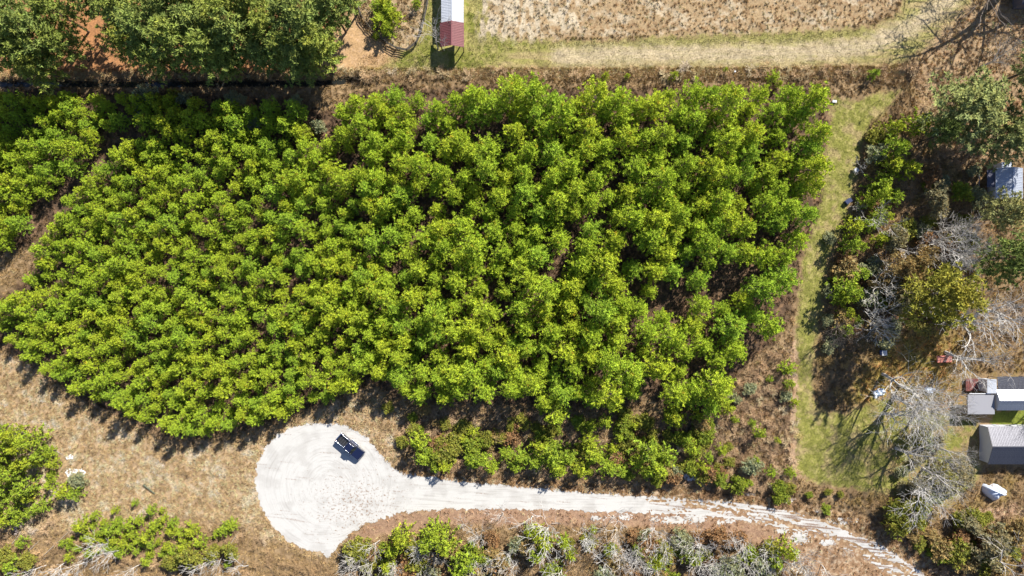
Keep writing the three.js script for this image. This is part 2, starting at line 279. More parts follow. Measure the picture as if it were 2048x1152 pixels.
function panelShape(w, L) {                          // one ribbed roofing sheet, ribs running down the slope
  const s = new THREE.Shape(); s.moveTo(0.004, 0); s.lineTo(w - 0.004, 0); const top = [];
  for (let k = 0; k < 3; k++) { const c = (k + 0.5) / 3 * w; top.push([c - 0.055, 0.012], [c - 0.03, 0.048], [c + 0.03, 0.048], [c + 0.055, 0.012]); }
  s.lineTo(w - 0.004, 0.012); for (const p of top.reverse()) s.lineTo(...p); s.lineTo(0.004, 0.012);
  return new THREE.ExtrudeGeometry(s, { depth: L, bevelEnabled: false });
}
function roofSlope(roof, x0, n, w, ridgeY, eaveY, half, side, matA) {
  const L = Math.hypot(half, ridgeY - eaveY), c = half / L, s = (ridgeY - eaveY) / L, g = panelShape(w, L);
  for (let k = 0; k < n; k++) {
    const m = part('roof_panel', g, matA, roof), xa = new THREE.Vector3(side, 0, 0), no = new THREE.Vector3(0, c, s * side), D = new THREE.Vector3(0, -s, c * side);
    m.matrixAutoUpdate = true; const b = new THREE.Matrix4().makeBasis(xa, no, D); m.quaternion.setFromRotationMatrix(b);
    m.position.set(side > 0 ? x0 + k * w : x0 + (k + 1) * w, ridgeY, 0.0);
  }
}
// ridge along local x, gables at both ends; roof is a child that holds its sheets
function gable(o, { len, half, eave, ridge, n, over = 0.25, matN, matS, wall, open = false, postMat }) {
  const w = len / n, roof = new THREE.Group(); roof.name = 'roof'; o.add(roof);
  roofSlope(roof, -len / 2, n, w, ridge, eave, half, 1, matS); roofSlope(roof, -len / 2, n, w, ridge, eave, half, -1, matN);
  part('ridge_cap', box(len + 0.04, 0.05, 0.26, 0, ridge + 0.045, 0, 0.02), matN, roof);
  const L2 = len / 2 - over, W2 = half - over, at = z => lerp(ridge, eave, Math.abs(z) / half) - 0.03;
  if (!open) {
    const s = new THREE.Shape(); s.moveTo(-W2, -0.2); s.lineTo(W2, -0.2); s.lineTo(W2, at(W2)); s.lineTo(0, at(0)); s.lineTo(-W2, at(W2));
    for (const e of [-1, 1]) part('wall', new THREE.ExtrudeGeometry(s, { depth: 0.12, bevelEnabled: false }).rotateY(Math.PI / 2).translate(e > 0 ? L2 - 0.12 : -L2, 0, 0), wall, o);
    for (const e of [-1, 1]) part('wall', box(2 * L2 - 0.25, at(W2) + 0.18, 0.12, 0, at(W2) / 2 - 0.1, e * (W2 - 0.06)), wall, o);
  } else {
    for (const a of [-1, 0, 1]) for (const b of [-1, 1]) part('post', box(0.16, at(W2) + 0.2, 0.16, a * L2, at(W2) / 2 - 0.1, b * W2), postMat, o);
    for (const b of [-1, 1]) part('beam', box(2 * L2, 0.18, 0.08, 0, at(W2) - 0.12, b * (W2 - 0.14)), postMat, o);
    for (const a of [-1, 1]) part('rafter', merge([bar([a * (L2 - 0.1), at(0) - 0.12, 0], [a * (L2 - 0.1), at(W2) - 0.12, W2], 0.06), bar([a * (L2 - 0.1), at(0) - 0.12, 0], [a * (L2 - 0.1), at(W2) - 0.12, -W2], 0.06)]), postMat, o);
  }
  for (const b of [-1, 1]) part('fascia', box(len, 0.16, 0.03, 0, eave - 0.09, b * (half - 0.02)), wall || postMat, o);
  return o;
}
const zincMetal = roofing(0.66, 0.66, 0.68, 0.4, 0.9), whiteMetal = roofing(0.66, 0.69, 0.74, 0.5, 0.05), redMetal = roofing(0.25, 0.075, 0.08, 0.6, 0.05), greyMetal = roofing(0.20, 0.20, 0.225, 0.45, 0.85), brightMetal = roofing(0.74, 0.75, 0.77), darkMetal = roofing(0.10, 0.10, 0.14, 0.5, 0.2), blueMetal = roofing(0.66, 0.71, 0.80, 0.45, 0.45);
const whiteWall = mat(0.55, 0.56, 0.60, 0.8), greyWall = mat(0.40, 0.42, 0.47, 0.8), timber = mat(0.20, 0.13, 0.08, 0.9), darkWall = mat(0.10, 0.09, 0.10, 0.8);
gable(thing('red_roof_shelter', 'open post shelter with dark red ribbed metal roof at the end of the white barn', 'shelter', null, X(906.7), 0, Z(81.7), Math.PI / 2), { len: 4.5, half: 2.2, eave: 2.95, ridge: 4.0, n: 5, over: 0.2, matN: redMetal, matS: redMetal, open: true, postMat: timber });
gable(thing('white_barn', 'long narrow barn with pale ribbed metal roof adjoining the red roof', 'barn', null, X(907.3), 0, Z(57) - 4.83, Math.PI / 2), { len: 9.6, half: 2.05, eave: 2.8, ridge: 3.3, n: 11, over: 0.15, matN: whiteMetal, matS: whiteMetal, wall: greyWall });
{
  const o = thing('long_shed', 'long metal shed with grey ribbed roof and white end wall', 'shed', null, X(1957) + 5.3, 0, Z(884.5), 0);
  gable(o, { len: 10.6, half: 3.5, eave: 2.45, ridge: 3.75, n: 12, over: 0.18, matN: greyMetal, matS: greyMetal, wall: whiteWall });
  const d = part('door', box(0.95, 2.0, 0.06, -2.6, 1.0, -3.36, 0.02), greyWall, o); part('handle', box(0.04, 0.12, 0.05, -2.25, 1.0, -3.42), darkWall, d);
  for (const x of [-0.6, 1.6]) { const w = part('window', box(0.95, 0.9, 0.06, x, 1.45, -3.36, 0.02), brightMetal, o); part('pane', box(0.8, 0.75, 0.02, x, 1.45, -3.40), mat(0.03, 0.04, 0.05, 0.1), w); }
}
{
  const o = thing('white_roof_house', 'house with bright white roof slope and grey ribbed porch roof', 'house', null, X(1972) + 3.4, 0, Z(795.5), 0);
  gable(o, { len: 6.6, half: 1.9, eave: 2.6, ridge: 3.6, n: 8, over: 0.15, matN: zincMetal, matS: zincMetal, wall: whiteWall });
  const porch = part('porch_roof', box(0.01, 0.01, 0.01, 0, 2.5, -2.2), greyMetal, o), g = panelShape(0.75, 2.35);
  for (let k = 0; k < 8; k++) { const p = part('roof_panel', g, greyMetal, porch); p.rotation.set(-Math.PI, 0, 0); p.quaternion.setFromRotationMatrix(new THREE.Matrix4().makeBasis(new THREE.Vector3(-1, 0, 0), new THREE.Vector3(0, 0.995, -0.1), new THREE.Vector3(0, -0.1, -0.995))); p.position.set(-3 + (k + 1) * 0.75, 2.62, -1.95); }
  for (const x of [-2.9, 0, 2.9]) part('post', box(0.12, 2.4, 0.12, x, 1.2, -4.1), timber, o);
  part('side_roof', box(1.75, 0.1, 2.6, -4.25, 2.75, -2.55, 0.03), mat(0.36, 0.38, 0.42, 0.6), o);
  part('side_wall', box(1.5, 2.65, 2.3, -4.25, 1.33, -2.55), whiteWall, o);
  part('gutter', box(4.0, 0.12, 0.18, -6.3, 2.5, -1.15, 0.04), brightMetal, o);
  part('deck', box(2.35, 0.16, 2.3, -6.4, 0.45, -2.5), mat(0.13, 0.05, 0.04, 0.85), o);
  for (let k = 0; k < 12; k++) part('deck_plank', box(0.17, 0.03, 2.3, -7.46 + k * 0.192, 0.548, -2.5), mat(0.15 + 0.02 * (k % 3), 0.055, 0.045, 0.85), o);
  part('annex_roof', box(5.0, 0.09, 3.6, -6.0, 2.42, 0.86, 0.03), mat(0.24, 0.24, 0.26, 0.8), o);
  for (const [x, z] of [[-8.3, -0.7], [-8.3, 2.4], [-3.8, 2.4]]) part('post', box(0.12, 2.4, 0.12, x, 1.2, z), timber, o);
}
{
  const o = thing('blue_roof_house', 'small house with bluish metal roof half under the trees', 'house', null, X(2016) * 0.978 + 0.4, 0, Z(366) * 0.978, Math.PI / 2);
  gable(o, { len: 5.6, half: 2.5, eave: 2.6, ridge: 3.7, n: 6, over: 0.2, matN: blueMetal, matS: blueMetal, wall: whiteWall });
  part('porch_roof', box(3.2, 0.1, 1.5, 0.9, 2.35, -3.2, 0.03), darkMetal, o);
  for (const x of [-0.5, 2.3]) part('post', box(0.1, 2.3, 0.1, x, 1.15, -3.8), timber, o);
  part('step_rail', bar([-0.4, 0.9, -4.4], [2.2, 0.9, -4.4], 0.05), greyWall, o);
  part('rear_roof', box(1.3, 0.1, 2.0, 3.3, 2.4, -0.3, 0.03), blueMetal, o);
  part('rear_wall', box(1.1, 2.3, 1.8, 3.3, 1.15, -0.3), whiteWall, o);
}
gable(thing('dark_roof_cabin', 'dark roofed cabin cut off at the top right corner', 'cabin', null, X(2022) + 3.2, 0, Z(22) - 2.8, 0), { len: 6.4, half: 2.7, eave: 2.6, ridge: 3.9, n: 7, over: 0.2, matN: darkMetal, matS: darkMetal, wall: darkWall });

// ---------------------------------------------------------------- paddock fence
{
  const o = thing('paddock_fence', 'weathered dark wooden rail fence curving round the paddock', 'fence'), wood = mat(0.085, 0.075, 0.062, 0.9);
  const P = [[716, -40], [716, -10], [717, 22], [733, 47], [753, 70], [776, 89], [808, 106], [832, 91], [843, 66], [850, 36], [856, 8], [860, -20], [862, -45]].map(([u, v]) => [X(u), Z(v)]);
  const posts = [P[0]]; let left = 2.3;
  for (let i = 1; i < P.length; i++) { let [ax, az] = P[i - 1]; const [bx, bz] = P[i]; let d = Math.hypot(bx - ax, bz - az); const dx = (bx - ax) / d, dz = (bz - az) / d; while (d >= left) { ax += dx * left; az += dz * left; d -= left; posts.push([ax, az]); left = 2.3; } left -= d; }
  posts.forEach(([x, z], i) => {
    part('post', new THREE.CylinderGeometry(0.075, 0.085, 1.65, 7).translate(x, 0.62, z), wood, o);
    if (i) for (let k = 0; k < 4; k++) { const [a, b] = posts[i - 1], y = 0.30 + k * 0.32, L = Math.hypot(x - a, z - b); part('rail', box(L, 0.15, 0.06, 0, 0, 0).rotateY(-Math.atan2(z - b, x - a)).translate((x + a) / 2, y, (z + b) / 2), wood, o); }
  });
}
{
  const t = thing('fence_post', 'short white post in the brush line by the farm track', 'post', null, X(1467), 0, Z(146)); part('shaft', box(0.2, 0.9, 0.2, 0, 0.45, 0, 0.03), brightMetal, t); part('cap', box(0.3, 0.08, 0.3, 0, 0.93, 0, 0.03), brightMetal, t);
}

// ---------------------------------------------------------------- pickup truck on the turning circle
{
  const a = Math.atan2(40.1, 46.8), o = thing('pickup_truck', 'dark navy crew cab pickup truck parked on the white gravel circle', 'truck', null, X(702.5), 0.035, Z(891.0), -a);
  const paint = new THREE.MeshPhysicalMaterial({ color: new THREE.Color().setRGB(0.008, 0.012, 0.042), roughness: 0.35, metalness: 0.3, clearcoat: 1, clearcoatRoughness: 0.08 }), black = mat(0.018, 0.018, 0.02, 0.6), rubber = mat(0.02, 0.02, 0.02, 0.9), chrome = mat(0.75, 0.76, 0.78, 0.18, { metalness: 1 }), glass = new THREE.MeshPhysicalMaterial({ color: new THREE.Color().setRGB(0.01, 0.014, 0.03), roughness: 0.04, clearcoat: 1 }), lampGlass = mat(0.7, 0.7, 0.72, 0.1), redGlass = mat(0.35, 0.01, 0.01, 0.2);
  const slab = (pts, width, bevel = 0.05) => { const s = new THREE.Shape(); pts.forEach((p, i) => i ? s.lineTo(...p) : s.moveTo(...p)); return new THREE.ExtrudeGeometry(s, { depth: width - 2 * bevel, bevelEnabled: true, bevelThickness: bevel, bevelSize: bevel, bevelSegments: 3, curveSegments: 8 }).translate(0, 0, -width / 2 + bevel); };
  const arch = (pts, x, y, r, y0) => { for (let k = 0; k <= 8; k++) { const t = Math.PI * k / 8; pts.push([x + r * Math.cos(t), Math.max(y0, y + r * Math.sin(t))]); } };
  const front = []; front.push([-0.62, 0.42], [-0.62, 1.14], [1.02, 1.16], [1.25, 1.14], [2.35, 1.05], [2.72, 0.92], [2.80, 0.70], [2.78, 0.42]); arch(front, 1.85, 0.42, 0.46, 0.42);
  part('body', slab(front, 1.94, 0.07), paint, o);
  const floor = part('bed', box(2.05, 0.1, 1.5, -1.74, 0.72, 0), black, o);
  for (const s of [-1, 1]) { const side = []; side.push([-2.74, 0.46], [-2.74, 1.12], [-0.70, 1.12], [-0.70, 0.46]); arch(side, -1.75, 0.42, 0.47, 0.46); part('bed_side', slab(side, 0.2, 0.04).translate(0, 0, s * 0.85), paint, o); part('bed_rail', box(2.0, 0.05, 0.09, -1.72, 1.18, s * 0.84, 0.02), chrome, o); }
  part('tailgate', box(0.1, 0.62, 1.5, -2.74, 0.84, 0, 0.03), paint, o); part('bulkhead', box(0.08, 0.6, 1.5, -0.72, 0.86, 0, 0.03), paint, o);
  for (let k = 0; k < 9; k++) part('bed_rib', box(1.95, 0.025, 0.07, -1.74, 0.78, -0.64 + k * 0.16), black, floor);
  for (const x of [-2.25, -1.78, -1.28, -0.80]) part('rack_bar', box(0.045, 0.04, 1.66, x, 1.215, 0, 0.012), mat(0.12, 0.13, 0.15, 0.4), o);
  // cab: pillars, roof and panes
  const B = { x0: -0.58, x1: 1.22, z: 0.90, y: 1.13 }, T = { x0: -0.42, x1: 0.52, z: 0.70, y: 1.80 };
  const quadSlab = (p, thick) => { const n = new THREE.Vector3().subVectors(new THREE.Vector3(...p[1]), new THREE.Vector3(...p[0])).cross(new THREE.Vector3().subVectors(new THREE.Vector3(...p[2]), new THREE.Vector3(...p[0]))).normalize().multiplyScalar(thick), q = p.map(v => [v[0] + n.x, v[1] + n.y, v[2] + n.z]), out = []; const face = (a, b, c, d) => out.push(...a, ...b, ...c, ...a, ...c, ...d); face(q[0], q[1], q[2], q[3]); face(p[3], p[2], p[1], p[0]); for (let i = 0; i < 4; i++) { const j = (i + 1) % 4; face(p[i], p[j], q[j], q[i]); } return tris(out); };
  const b = [[B.x0, B.y, -B.z], [B.x1, B.y, -B.z], [B.x1, B.y, B.z], [B.x0, B.y, B.z]], t = [[T.x0, T.y, -T.z], [T.x1, T.y, -T.z], [T.x1, T.y, T.z], [T.x0, T.y, T.z]], cab = [];
  const quad = (p, q, r, s) => cab.push(...p, ...q, ...r, ...p, ...r, ...s);
  quad(b[1], b[0], t[0], t[1]); quad(b[2], b[1], t[1], t[2]); quad(b[3], b[2], t[2], t[3]); quad(b[0], b[3], t[3], t[0]); quad(t[0], t[3], t[2], t[1]);
  part('cab', tris(cab), paint, o);
  part('roof', box(T.x1 - T.x0 + 0.10, 0.07, T.z * 2 + 0.06, (T.x0 + T.x1) / 2, T.y + 0.02, 0, 0.03), paint, o);
  const on = (A, C, D, E, m) => { const f = (u, v) => [0, 1, 2].map(i => lerp(lerp(A[i], C[i], u), lerp(E[i], D[i], u), v)); return [f(m, m * 1.1), f(1 - m, m * 1.1), f(1 - m, 1 - m * 1.1), f(m, 1 - m * 1.1)]; };
  part('windshield', quadSlab(on(b[2], b[1], t[1], t[2], 0.07), 0.012), glass, o); part('rear_window', quadSlab(on(b[0], b[3], t[3], t[0], 0.12), 0.012), glass, o);
  for (const [A, C, D, E] of [[b[1], b[0], t[0], t[1]], [b[3], b[2], t[2], t[3]]]) { const p = on(A, C, D, E, 0.08), mid = (u, v) => u.map((c, i) => (c + v[i]) / 2), m0 = mid(p[0], p[1]), m1 = mid(p[2], p[3]); part('side_window', quadSlab([p[0], m0, m1, p[3]], 0.012), glass, o); part('side_window', quadSlab([m0, p[1], p[2], m1], 0.012), glass, o); }
  for (const s of [-1, 1]) {
    part('roof_rail', bar([T.x0 + 0.05, T.y + 0.05, s * 0.68], [T.x1, T.y + 0.05, s * 0.68], 0.022), chrome, o);
    part('running_board', box(1.7, 0.06, 0.18, 0.2, 0.42, s * 1.03, 0.02), chrome, o);
    const m = part('mirror', box(0.14, 0.2, 0.26, 1.0, 1.22, s * 1.10, 0.04), paint, o); part('mirror_glass', box(0.01, 0.15, 0.2, 0.925, 1.22, s * 1.10), chrome, m);
    part('headlight', box(0.2, 0.2, 0.34, 2.70, 0.84, s * 0.72, 0.04), lampGlass, o); part('taillight', box(0.06, 0.34, 0.14, -2.80, 0.92, s * 0.86, 0.02), redGlass, o);
    part('door_handle', box(0.18, 0.03, 0.03, -0.3, 1.0, s * 0.985), chrome, o); part('door_handle', box(0.18, 0.03, 0.03, 0.55, 1.0, s * 0.985), chrome, o);
    for (const x of [-1.75, 1.85]) { const w = part('wheel', new THREE.CylinderGeometry(0.30, 0.30, 0.24, 20).rotateX(Math.PI / 2).translate(x, 0.40, s * 0.84), chrome, o); part('tyre', new THREE.TorusGeometry(0.31, 0.095, 10, 24).scale(1, 1, 1.3).translate(x, 0.40, s * 0.84), rubber, w); }
  }
  part('grille', box(0.08, 0.3, 1.0, 2.80, 0.80, 0, 0.03), black, o); part('front_bumper', box(0.24, 0.22, 1.9, 2.80, 0.52, 0, 0.06), chrome, o); part('rear_bumper', box(0.2, 0.18, 1.86, -2.86, 0.52, 0, 0.05), chrome, o);
  part('wiper', bar([1.18, 1.17, 0.1], [0.95, 1.36, 0.55], 0.012), black, o); part('underbody', box(5.2, 0.2, 1.3, 0, 0.44, 0), black, o);
}

// ---------------------------------------------------------------- yard things
{
  const outline = [[490, 985], [503, 968], [522, 972], [545, 984], [580, 966], [612, 972], [650, 1000], [668, 1010], [668, 1045], [640, 1056], [605, 1072], [576, 1101], [545, 1080], [505, 1050], [490, 1022]].map(([a, b]) => [X(1848 + a / 3.84) * 0.987, Z(720 + b / 3.84) * 0.987]);
  const cx = X(1848 + 578 / 3.84) * 0.987, cz = Z(720 + 1022 / 3.84) * 0.987, A = 60, Rn = 14, pos = [], idx = [], ring = [];
  for (let k = 0; k < A; k++) { const f = k / A * outline.length, i = Math.floor(f), [ax, az] = outline[i], [bx, bz] = outline[(i + 1) % outline.length]; ring.push([lerp(ax, bx, f - i) - cx, lerp(az, bz, f - i) - cz]); }
  for (let j = 0; j <= Rn; j++) for (let k = 0; k < A; k++) { const q = j / Rn, fold = 0.16 * Math.sin(k / A * 6.283 * 7 + 2 * q) + 0.12 * n3(k * 0.35, q * 2), top = 1.75 + 0.25 * Math.cos(k / A * 12.6); pos.push(cx + ring[k][0] * Math.pow(q, 0.85), Math.max(0.01, top * (1 - Math.pow(q, 3.2)) + fold * q * (1 - q) * 3.2), cz + ring[k][1] * Math.pow(q, 0.85)); }
  for (let j = 0; j < Rn; j++) for (let k = 0; k < A; k++) { const p = j * A + k, q = j * A + (k + 1) % A; idx.push(p, q, p + A, q, q + A, p + A); }
  const g = new THREE.BufferGeometry(); g.setAttribute('position', new THREE.Float32BufferAttribute(pos, 3)); g.setIndex(idx); g.computeVertexNormals();
  single('tarp_heap', g, mat(0.56, 0.62, 0.72, 0.55, { side: THREE.DoubleSide }), 'large pale blue white tarp draped over a heap below the long shed', 'tarp');
  const sheetOf = (u, v, w, d, h, seed, m, label) => { const g2 = new THREE.PlaneGeometry(w, d, 16, 12).rotateX(-Math.PI / 2), p = g2.attributes.position; for (let i = 0; i < p.count; i++) { const x = p.getX(i), z = p.getZ(i); p.setXYZ(i, x + 0.16 * n2(z * 1.3 + seed, x), 0.06 + h * Math.max(0, 0.6 + 0.6 * n1(x * 1.1 + seed, z * 1.1)), z + 0.16 * n3(x * 1.3, z + seed)); } g2.computeVertexNormals(); g2.rotateY(seed).translate(X(u), 0, Z(v)); single('tarp', g2, m, label, 'tarp'); };
  const paleBlue = mat(0.60, 0.68, 0.78, 0.6, { side: THREE.DoubleSide });
  sheetOf(1756, 785, 2.1, 1.4, 0.6, 0.3, paleBlue, 'crumpled pale blue tarp at the end of the bare trunk shadow');
  sheetOf(1857, 780, 1.8, 1.0, 0.5, 2.9, paleBlue, 'small pale blue tarp under the bare branches in the yard');
  const t = thing('picnic_table', 'faded coral red table top with two long boards in the yard', 'table', null, X(1889) * 0.994, 0, Z(718) * 0.994, 0.03), coral = mat(0.50, 0.19, 0.14, 0.8), coralDark = mat(0.38, 0.09, 0.07, 0.8);
  part('top_board', box(1.4, 0.06, 1.15, -0.72, 0.76, 0, 0.02), coral, t); part('top_board', box(1.4, 0.06, 1.15, 0.72, 0.76, 0, 0.02), coral, t); part('rim', box(2.86, 0.05, 0.06, 0, 0.755, -0.61), coralDark, t); part('rim', box(2.86, 0.05, 0.06, 0, 0.755, 0.61), coralDark, t);
  for (const a of [-1.2, 1.2]) for (const b of [-0.45, 0.45]) part('leg', box(0.08, 0.74, 0.08, a, 0.37, b), coralDark, t);
  const bin = (u, v, m, lid, label, s = 1) => { const k = thing('bin', label, 'bin', null, X(u), groundY(X(u), Z(v)), Z(v), 0.5); k.scale.setScalar(s); part('body', new THREE.CylinderGeometry(0.42, 0.34, 0.85, 14).translate(0, 0.42, 0), m, k); part('lid', new THREE.CylinderGeometry(0.40, 0.46, 0.08, 14).translate(0, 0.89, 0), lid, k); part('handle', box(0.3, 0.05, 0.06, 0, 0.95, 0, 0.02), lid, k); };
  bin(1708, 342, mat(0.7, 0.7, 0.7), brightMetal, 'round white bin at the shaded edge of the mown strip');
  const cooler = (u, v, w, h, d, turn, m, lid, name, label, cat) => { const k = thing(name, label, cat, null, X(u), groundY(X(u), Z(v)), Z(v), turn); part('body', box(w, h, d, 0, h / 2, 0, 0.04), m, k); part('lid', box(w + 0.06, 0.09, d + 0.06, 0, h + 0.04, 0, 0.03), lid, k); for (const s of [-1, 1]) part('handle', box(0.05, 0.05, d * 0.5, s * (w / 2 + 0.04), h * 0.7, 0), lid, k); };
  cooler(1694, 403, 1.2, 0.75, 0.7, 0.6, mat(0.03, 0.05, 0.16, 0.5), mat(0.025, 0.035, 0.09, 0.4), 'storage_box', 'dark blue storage box beside the mown strip', 'box');
  cooler(1667, 204, 0.75, 0.35, 0.4, -0.1, mat(0.7, 0.7, 0.7, 0.5), brightMetal, 'cooler_box', 'white box lying at the corner of the pine stand', 'box');
  cooler(1764, 705, 0.9, 0.9, 0.9, 0.05, mat(0.10, 0.16, 0.38, 0.5), brightMetal, 'crate', 'white and blue crate in shade beside the ochre yard', 'crate');
  single('fallen_log', merge([bar([X(288), 0.22, Z(969)], [X(311), 0.2, Z(987)], 0.16, 0.1, 8)]), mat(0.10, 0.11, 0.07, 0.95), 'dark mossy log lying in the dry grass clearing', 'log');
  const r = rng(404); [[110, 1090, 75, 0.75], [60, 1100, 60, 0.8], [140, 1082, 40, 0.6], [35, 1075, 30, 0.9], [80, 1125, 50, 0.7], [120, 905, 14, -0.5], [470, 1075, 30, 1.0], [1110, 1046, 12, 0.1], [1094, 969, 8, 0.3], [170, 1060, 36, 0.35], [450, 1095, 24, -0.4]].forEach(([u, v, l, a]) => { const dx = Math.cos(-a) * l / 2, dv = Math.sin(-a) * l / 2; single('fallen_branch', merge([bar([X(u - dx), 0.2, Z(v - dv)], [X(u + dx * 0.2), 0.28, Z(v + dv * 0.2)], 0.06, 0.05, 6), bar([X(u + dx * 0.2), 0.28, Z(v + dv * 0.2)], [X(u + dx), 0.2, Z(v + dv) + 0.3 * (r() - 0.5)], 0.05, 0.03, 6)]), mat(0.42, 0.36, 0.30, 0.95), 'pale dead branch lying on the ground', 'branch', 'dead branches on the ground'); });
  const rubble = (cu, cv, ru, rv, n, label) => { const list = [], k = rng(cu); for (let i = 0; i < n; i++) { const a = k() * 6.28, d = Math.sqrt(k()), s = 0.09 + 0.16 * k(); list.push(new THREE.IcosahedronGeometry(s, 0).rotateY(k() * 6).scale(1, 0.55, 1).translate(X(cu + Math.cos(a) * d * ru), 0.08 + 0.06 * k(), Z(cv + Math.sin(a) * d * rv))); } single('rubble', merge(list), mat(0.62, 0.61, 0.60, 0.9), label, 'rubble', null, 'stuff'); };
  rubble(152, 947, 20, 11, 110, 'scattered white rubble on the dry grass clearing'); rubble(140, 915, 7, 5, 20, 'small scatter of white stones on the clearing'); rubble(1382, 952, 14, 11, 80, 'white rubble between the saplings by the road');
  // still water in the ditch below the tall pines
  const pts = [[-130, 166], [300, 168], [640, 166], [690, 161]], wp = [], wn = []; for (let i = 0; i < pts.length; i++) wn.push(X(pts[i][0]), -0.34, Z(pts[i][1]) - 0.55, X(pts[i][0]), -0.34, Z(pts[i][1]) + 0.55);
  for (let i = 0; i < pts.length - 1; i++) wp.push(i * 2, i * 2 + 1, i * 2 + 2, i * 2 + 2, i * 2 + 1, i * 2 + 3);
  const wg = new THREE.BufferGeometry(); wg.setAttribute('position', new THREE.Float32BufferAttribute(wn, 3)); wg.setIndex(wp); wg.computeVertexNormals(); single('ditch_water', wg, mat(0.02, 0.022, 0.02, 0.08), 'dark still water in the straight ditch below the tall pines', 'water', null, 'structure');
}

// ---------------------------------------------------------------- plants: builders
const up = new THREE.Vector3(0, 1, 0);
function randomDirection(r) { const z = r() * 2 - 1, a = r() * 6.2832, s = Math.sqrt(1 - z * z); return [s * Math.cos(a), z, s * Math.sin(a)]; }
// a spray of needles or a bunch of leaves: pointed blades from one point
function spray(pos, col, r, p, d, size, blades, wide, tint) {
  for (let k = 0; k < blades; k++) {
    const q = randomDirection(r), v = [q[0] + d[0] * 0.75, q[1] + d[1] * 0.75 + 0.15, q[2] + d[2] * 0.75], l = Math.hypot(...v) || 1, s = size * (0.75 + 0.5 * r()) / l;
    const t0 = randomDirection(r), t = [t0[0] * 0.8, t0[1] * 0.8 + 1.1, t0[2] * 0.8], c = [v[1] * t[2] - v[2] * t[1], v[2] * t[0] - v[0] * t[2], v[0] * t[1] - v[1] * t[0]], m = wide * size * 0.5 / (Math.hypot(...c) || 1);
    const b = 0.12;
    pos.push(p[0] + v[0] * s * b - c[0] * m, p[1] + v[1] * s * b - c[1] * m, p[2] + v[2] * s * b - c[2] * m, p[0] + v[0] * s, p[1] + v[1] * s, p[2] + v[2] * s, p[0] + v[0] * s * b + c[0] * m, p[1] + v[1] * s * b + c[1] * m, p[2] + v[2] * s * b + c[2] * m);
    const w = 0.85 + 0.3 * r();
    for (let j = 0; j < 3; j++) col.push(tint[0] * w, tint[1] * w, tint[2] * w);
  }
}
function needleTint(r, warm) {                      // fresh yellow tips, deep green, and now and then a browned spray
  const k = r();
  if (k < 0.004) return [1.3, 0.8, 0.9];
  const y = (k < 0.3 ? 0.16 : 0) + (r() - 0.5) * 0.2 + warm, b = 0.68 + 0.60 * r();
  return [b * (1 + 0.55 * y), b * (1 + 0.06 * y), b * (1 - 0.5 * y)];
}
function stick(pos, a, b, r0, r1, sides) {            // an open tapered tube, triangles straight into the list
  let d = [b[0] - a[0], b[1] - a[1], b[2] - a[2]]; const l = Math.hypot(...d) || 1; d = d.map(c => c / l);
  const s = Math.abs(d[1]) > 0.9 ? [1, 0, 0] : [0, 1, 0]; let x = [d[1] * s[2] - d[2] * s[1], d[2] * s[0] - d[0] * s[2], d[0] * s[1] - d[1] * s[0]]; const xl = Math.hypot(...x); x = x.map(c => c / xl);
  const y = [d[1] * x[2] - d[2] * x[1], d[2] * x[0] - d[0] * x[2], d[0] * x[1] - d[1] * x[0]];
  const at = (p, r, k) => { const c = Math.cos(k / sides * 6.28319) * r, e = Math.sin(k / sides * 6.28319) * r; return [p[0] + x[0] * c + y[0] * e, p[1] + x[1] * c + y[1] * e, p[2] + x[2] * c + y[2] * e]; };
  for (let k = 0; k < sides; k++) { const A = at(a, r0, k), B = at(a, r0, k + 1), C = at(b, r1, k), D = at(b, r1, k + 1); pos.push(...A, ...B, ...C, ...C, ...B, ...D); }
}
function limb(pos, pts, r0, r1, sides) {
  for (let i = 1; i < pts.length; i++) stick(pos, pts[i - 1], pts[i], lerp(r0, r1, (i - 1) / (pts.length - 1)), lerp(r0, r1, i / (pts.length - 1)), sides);
}
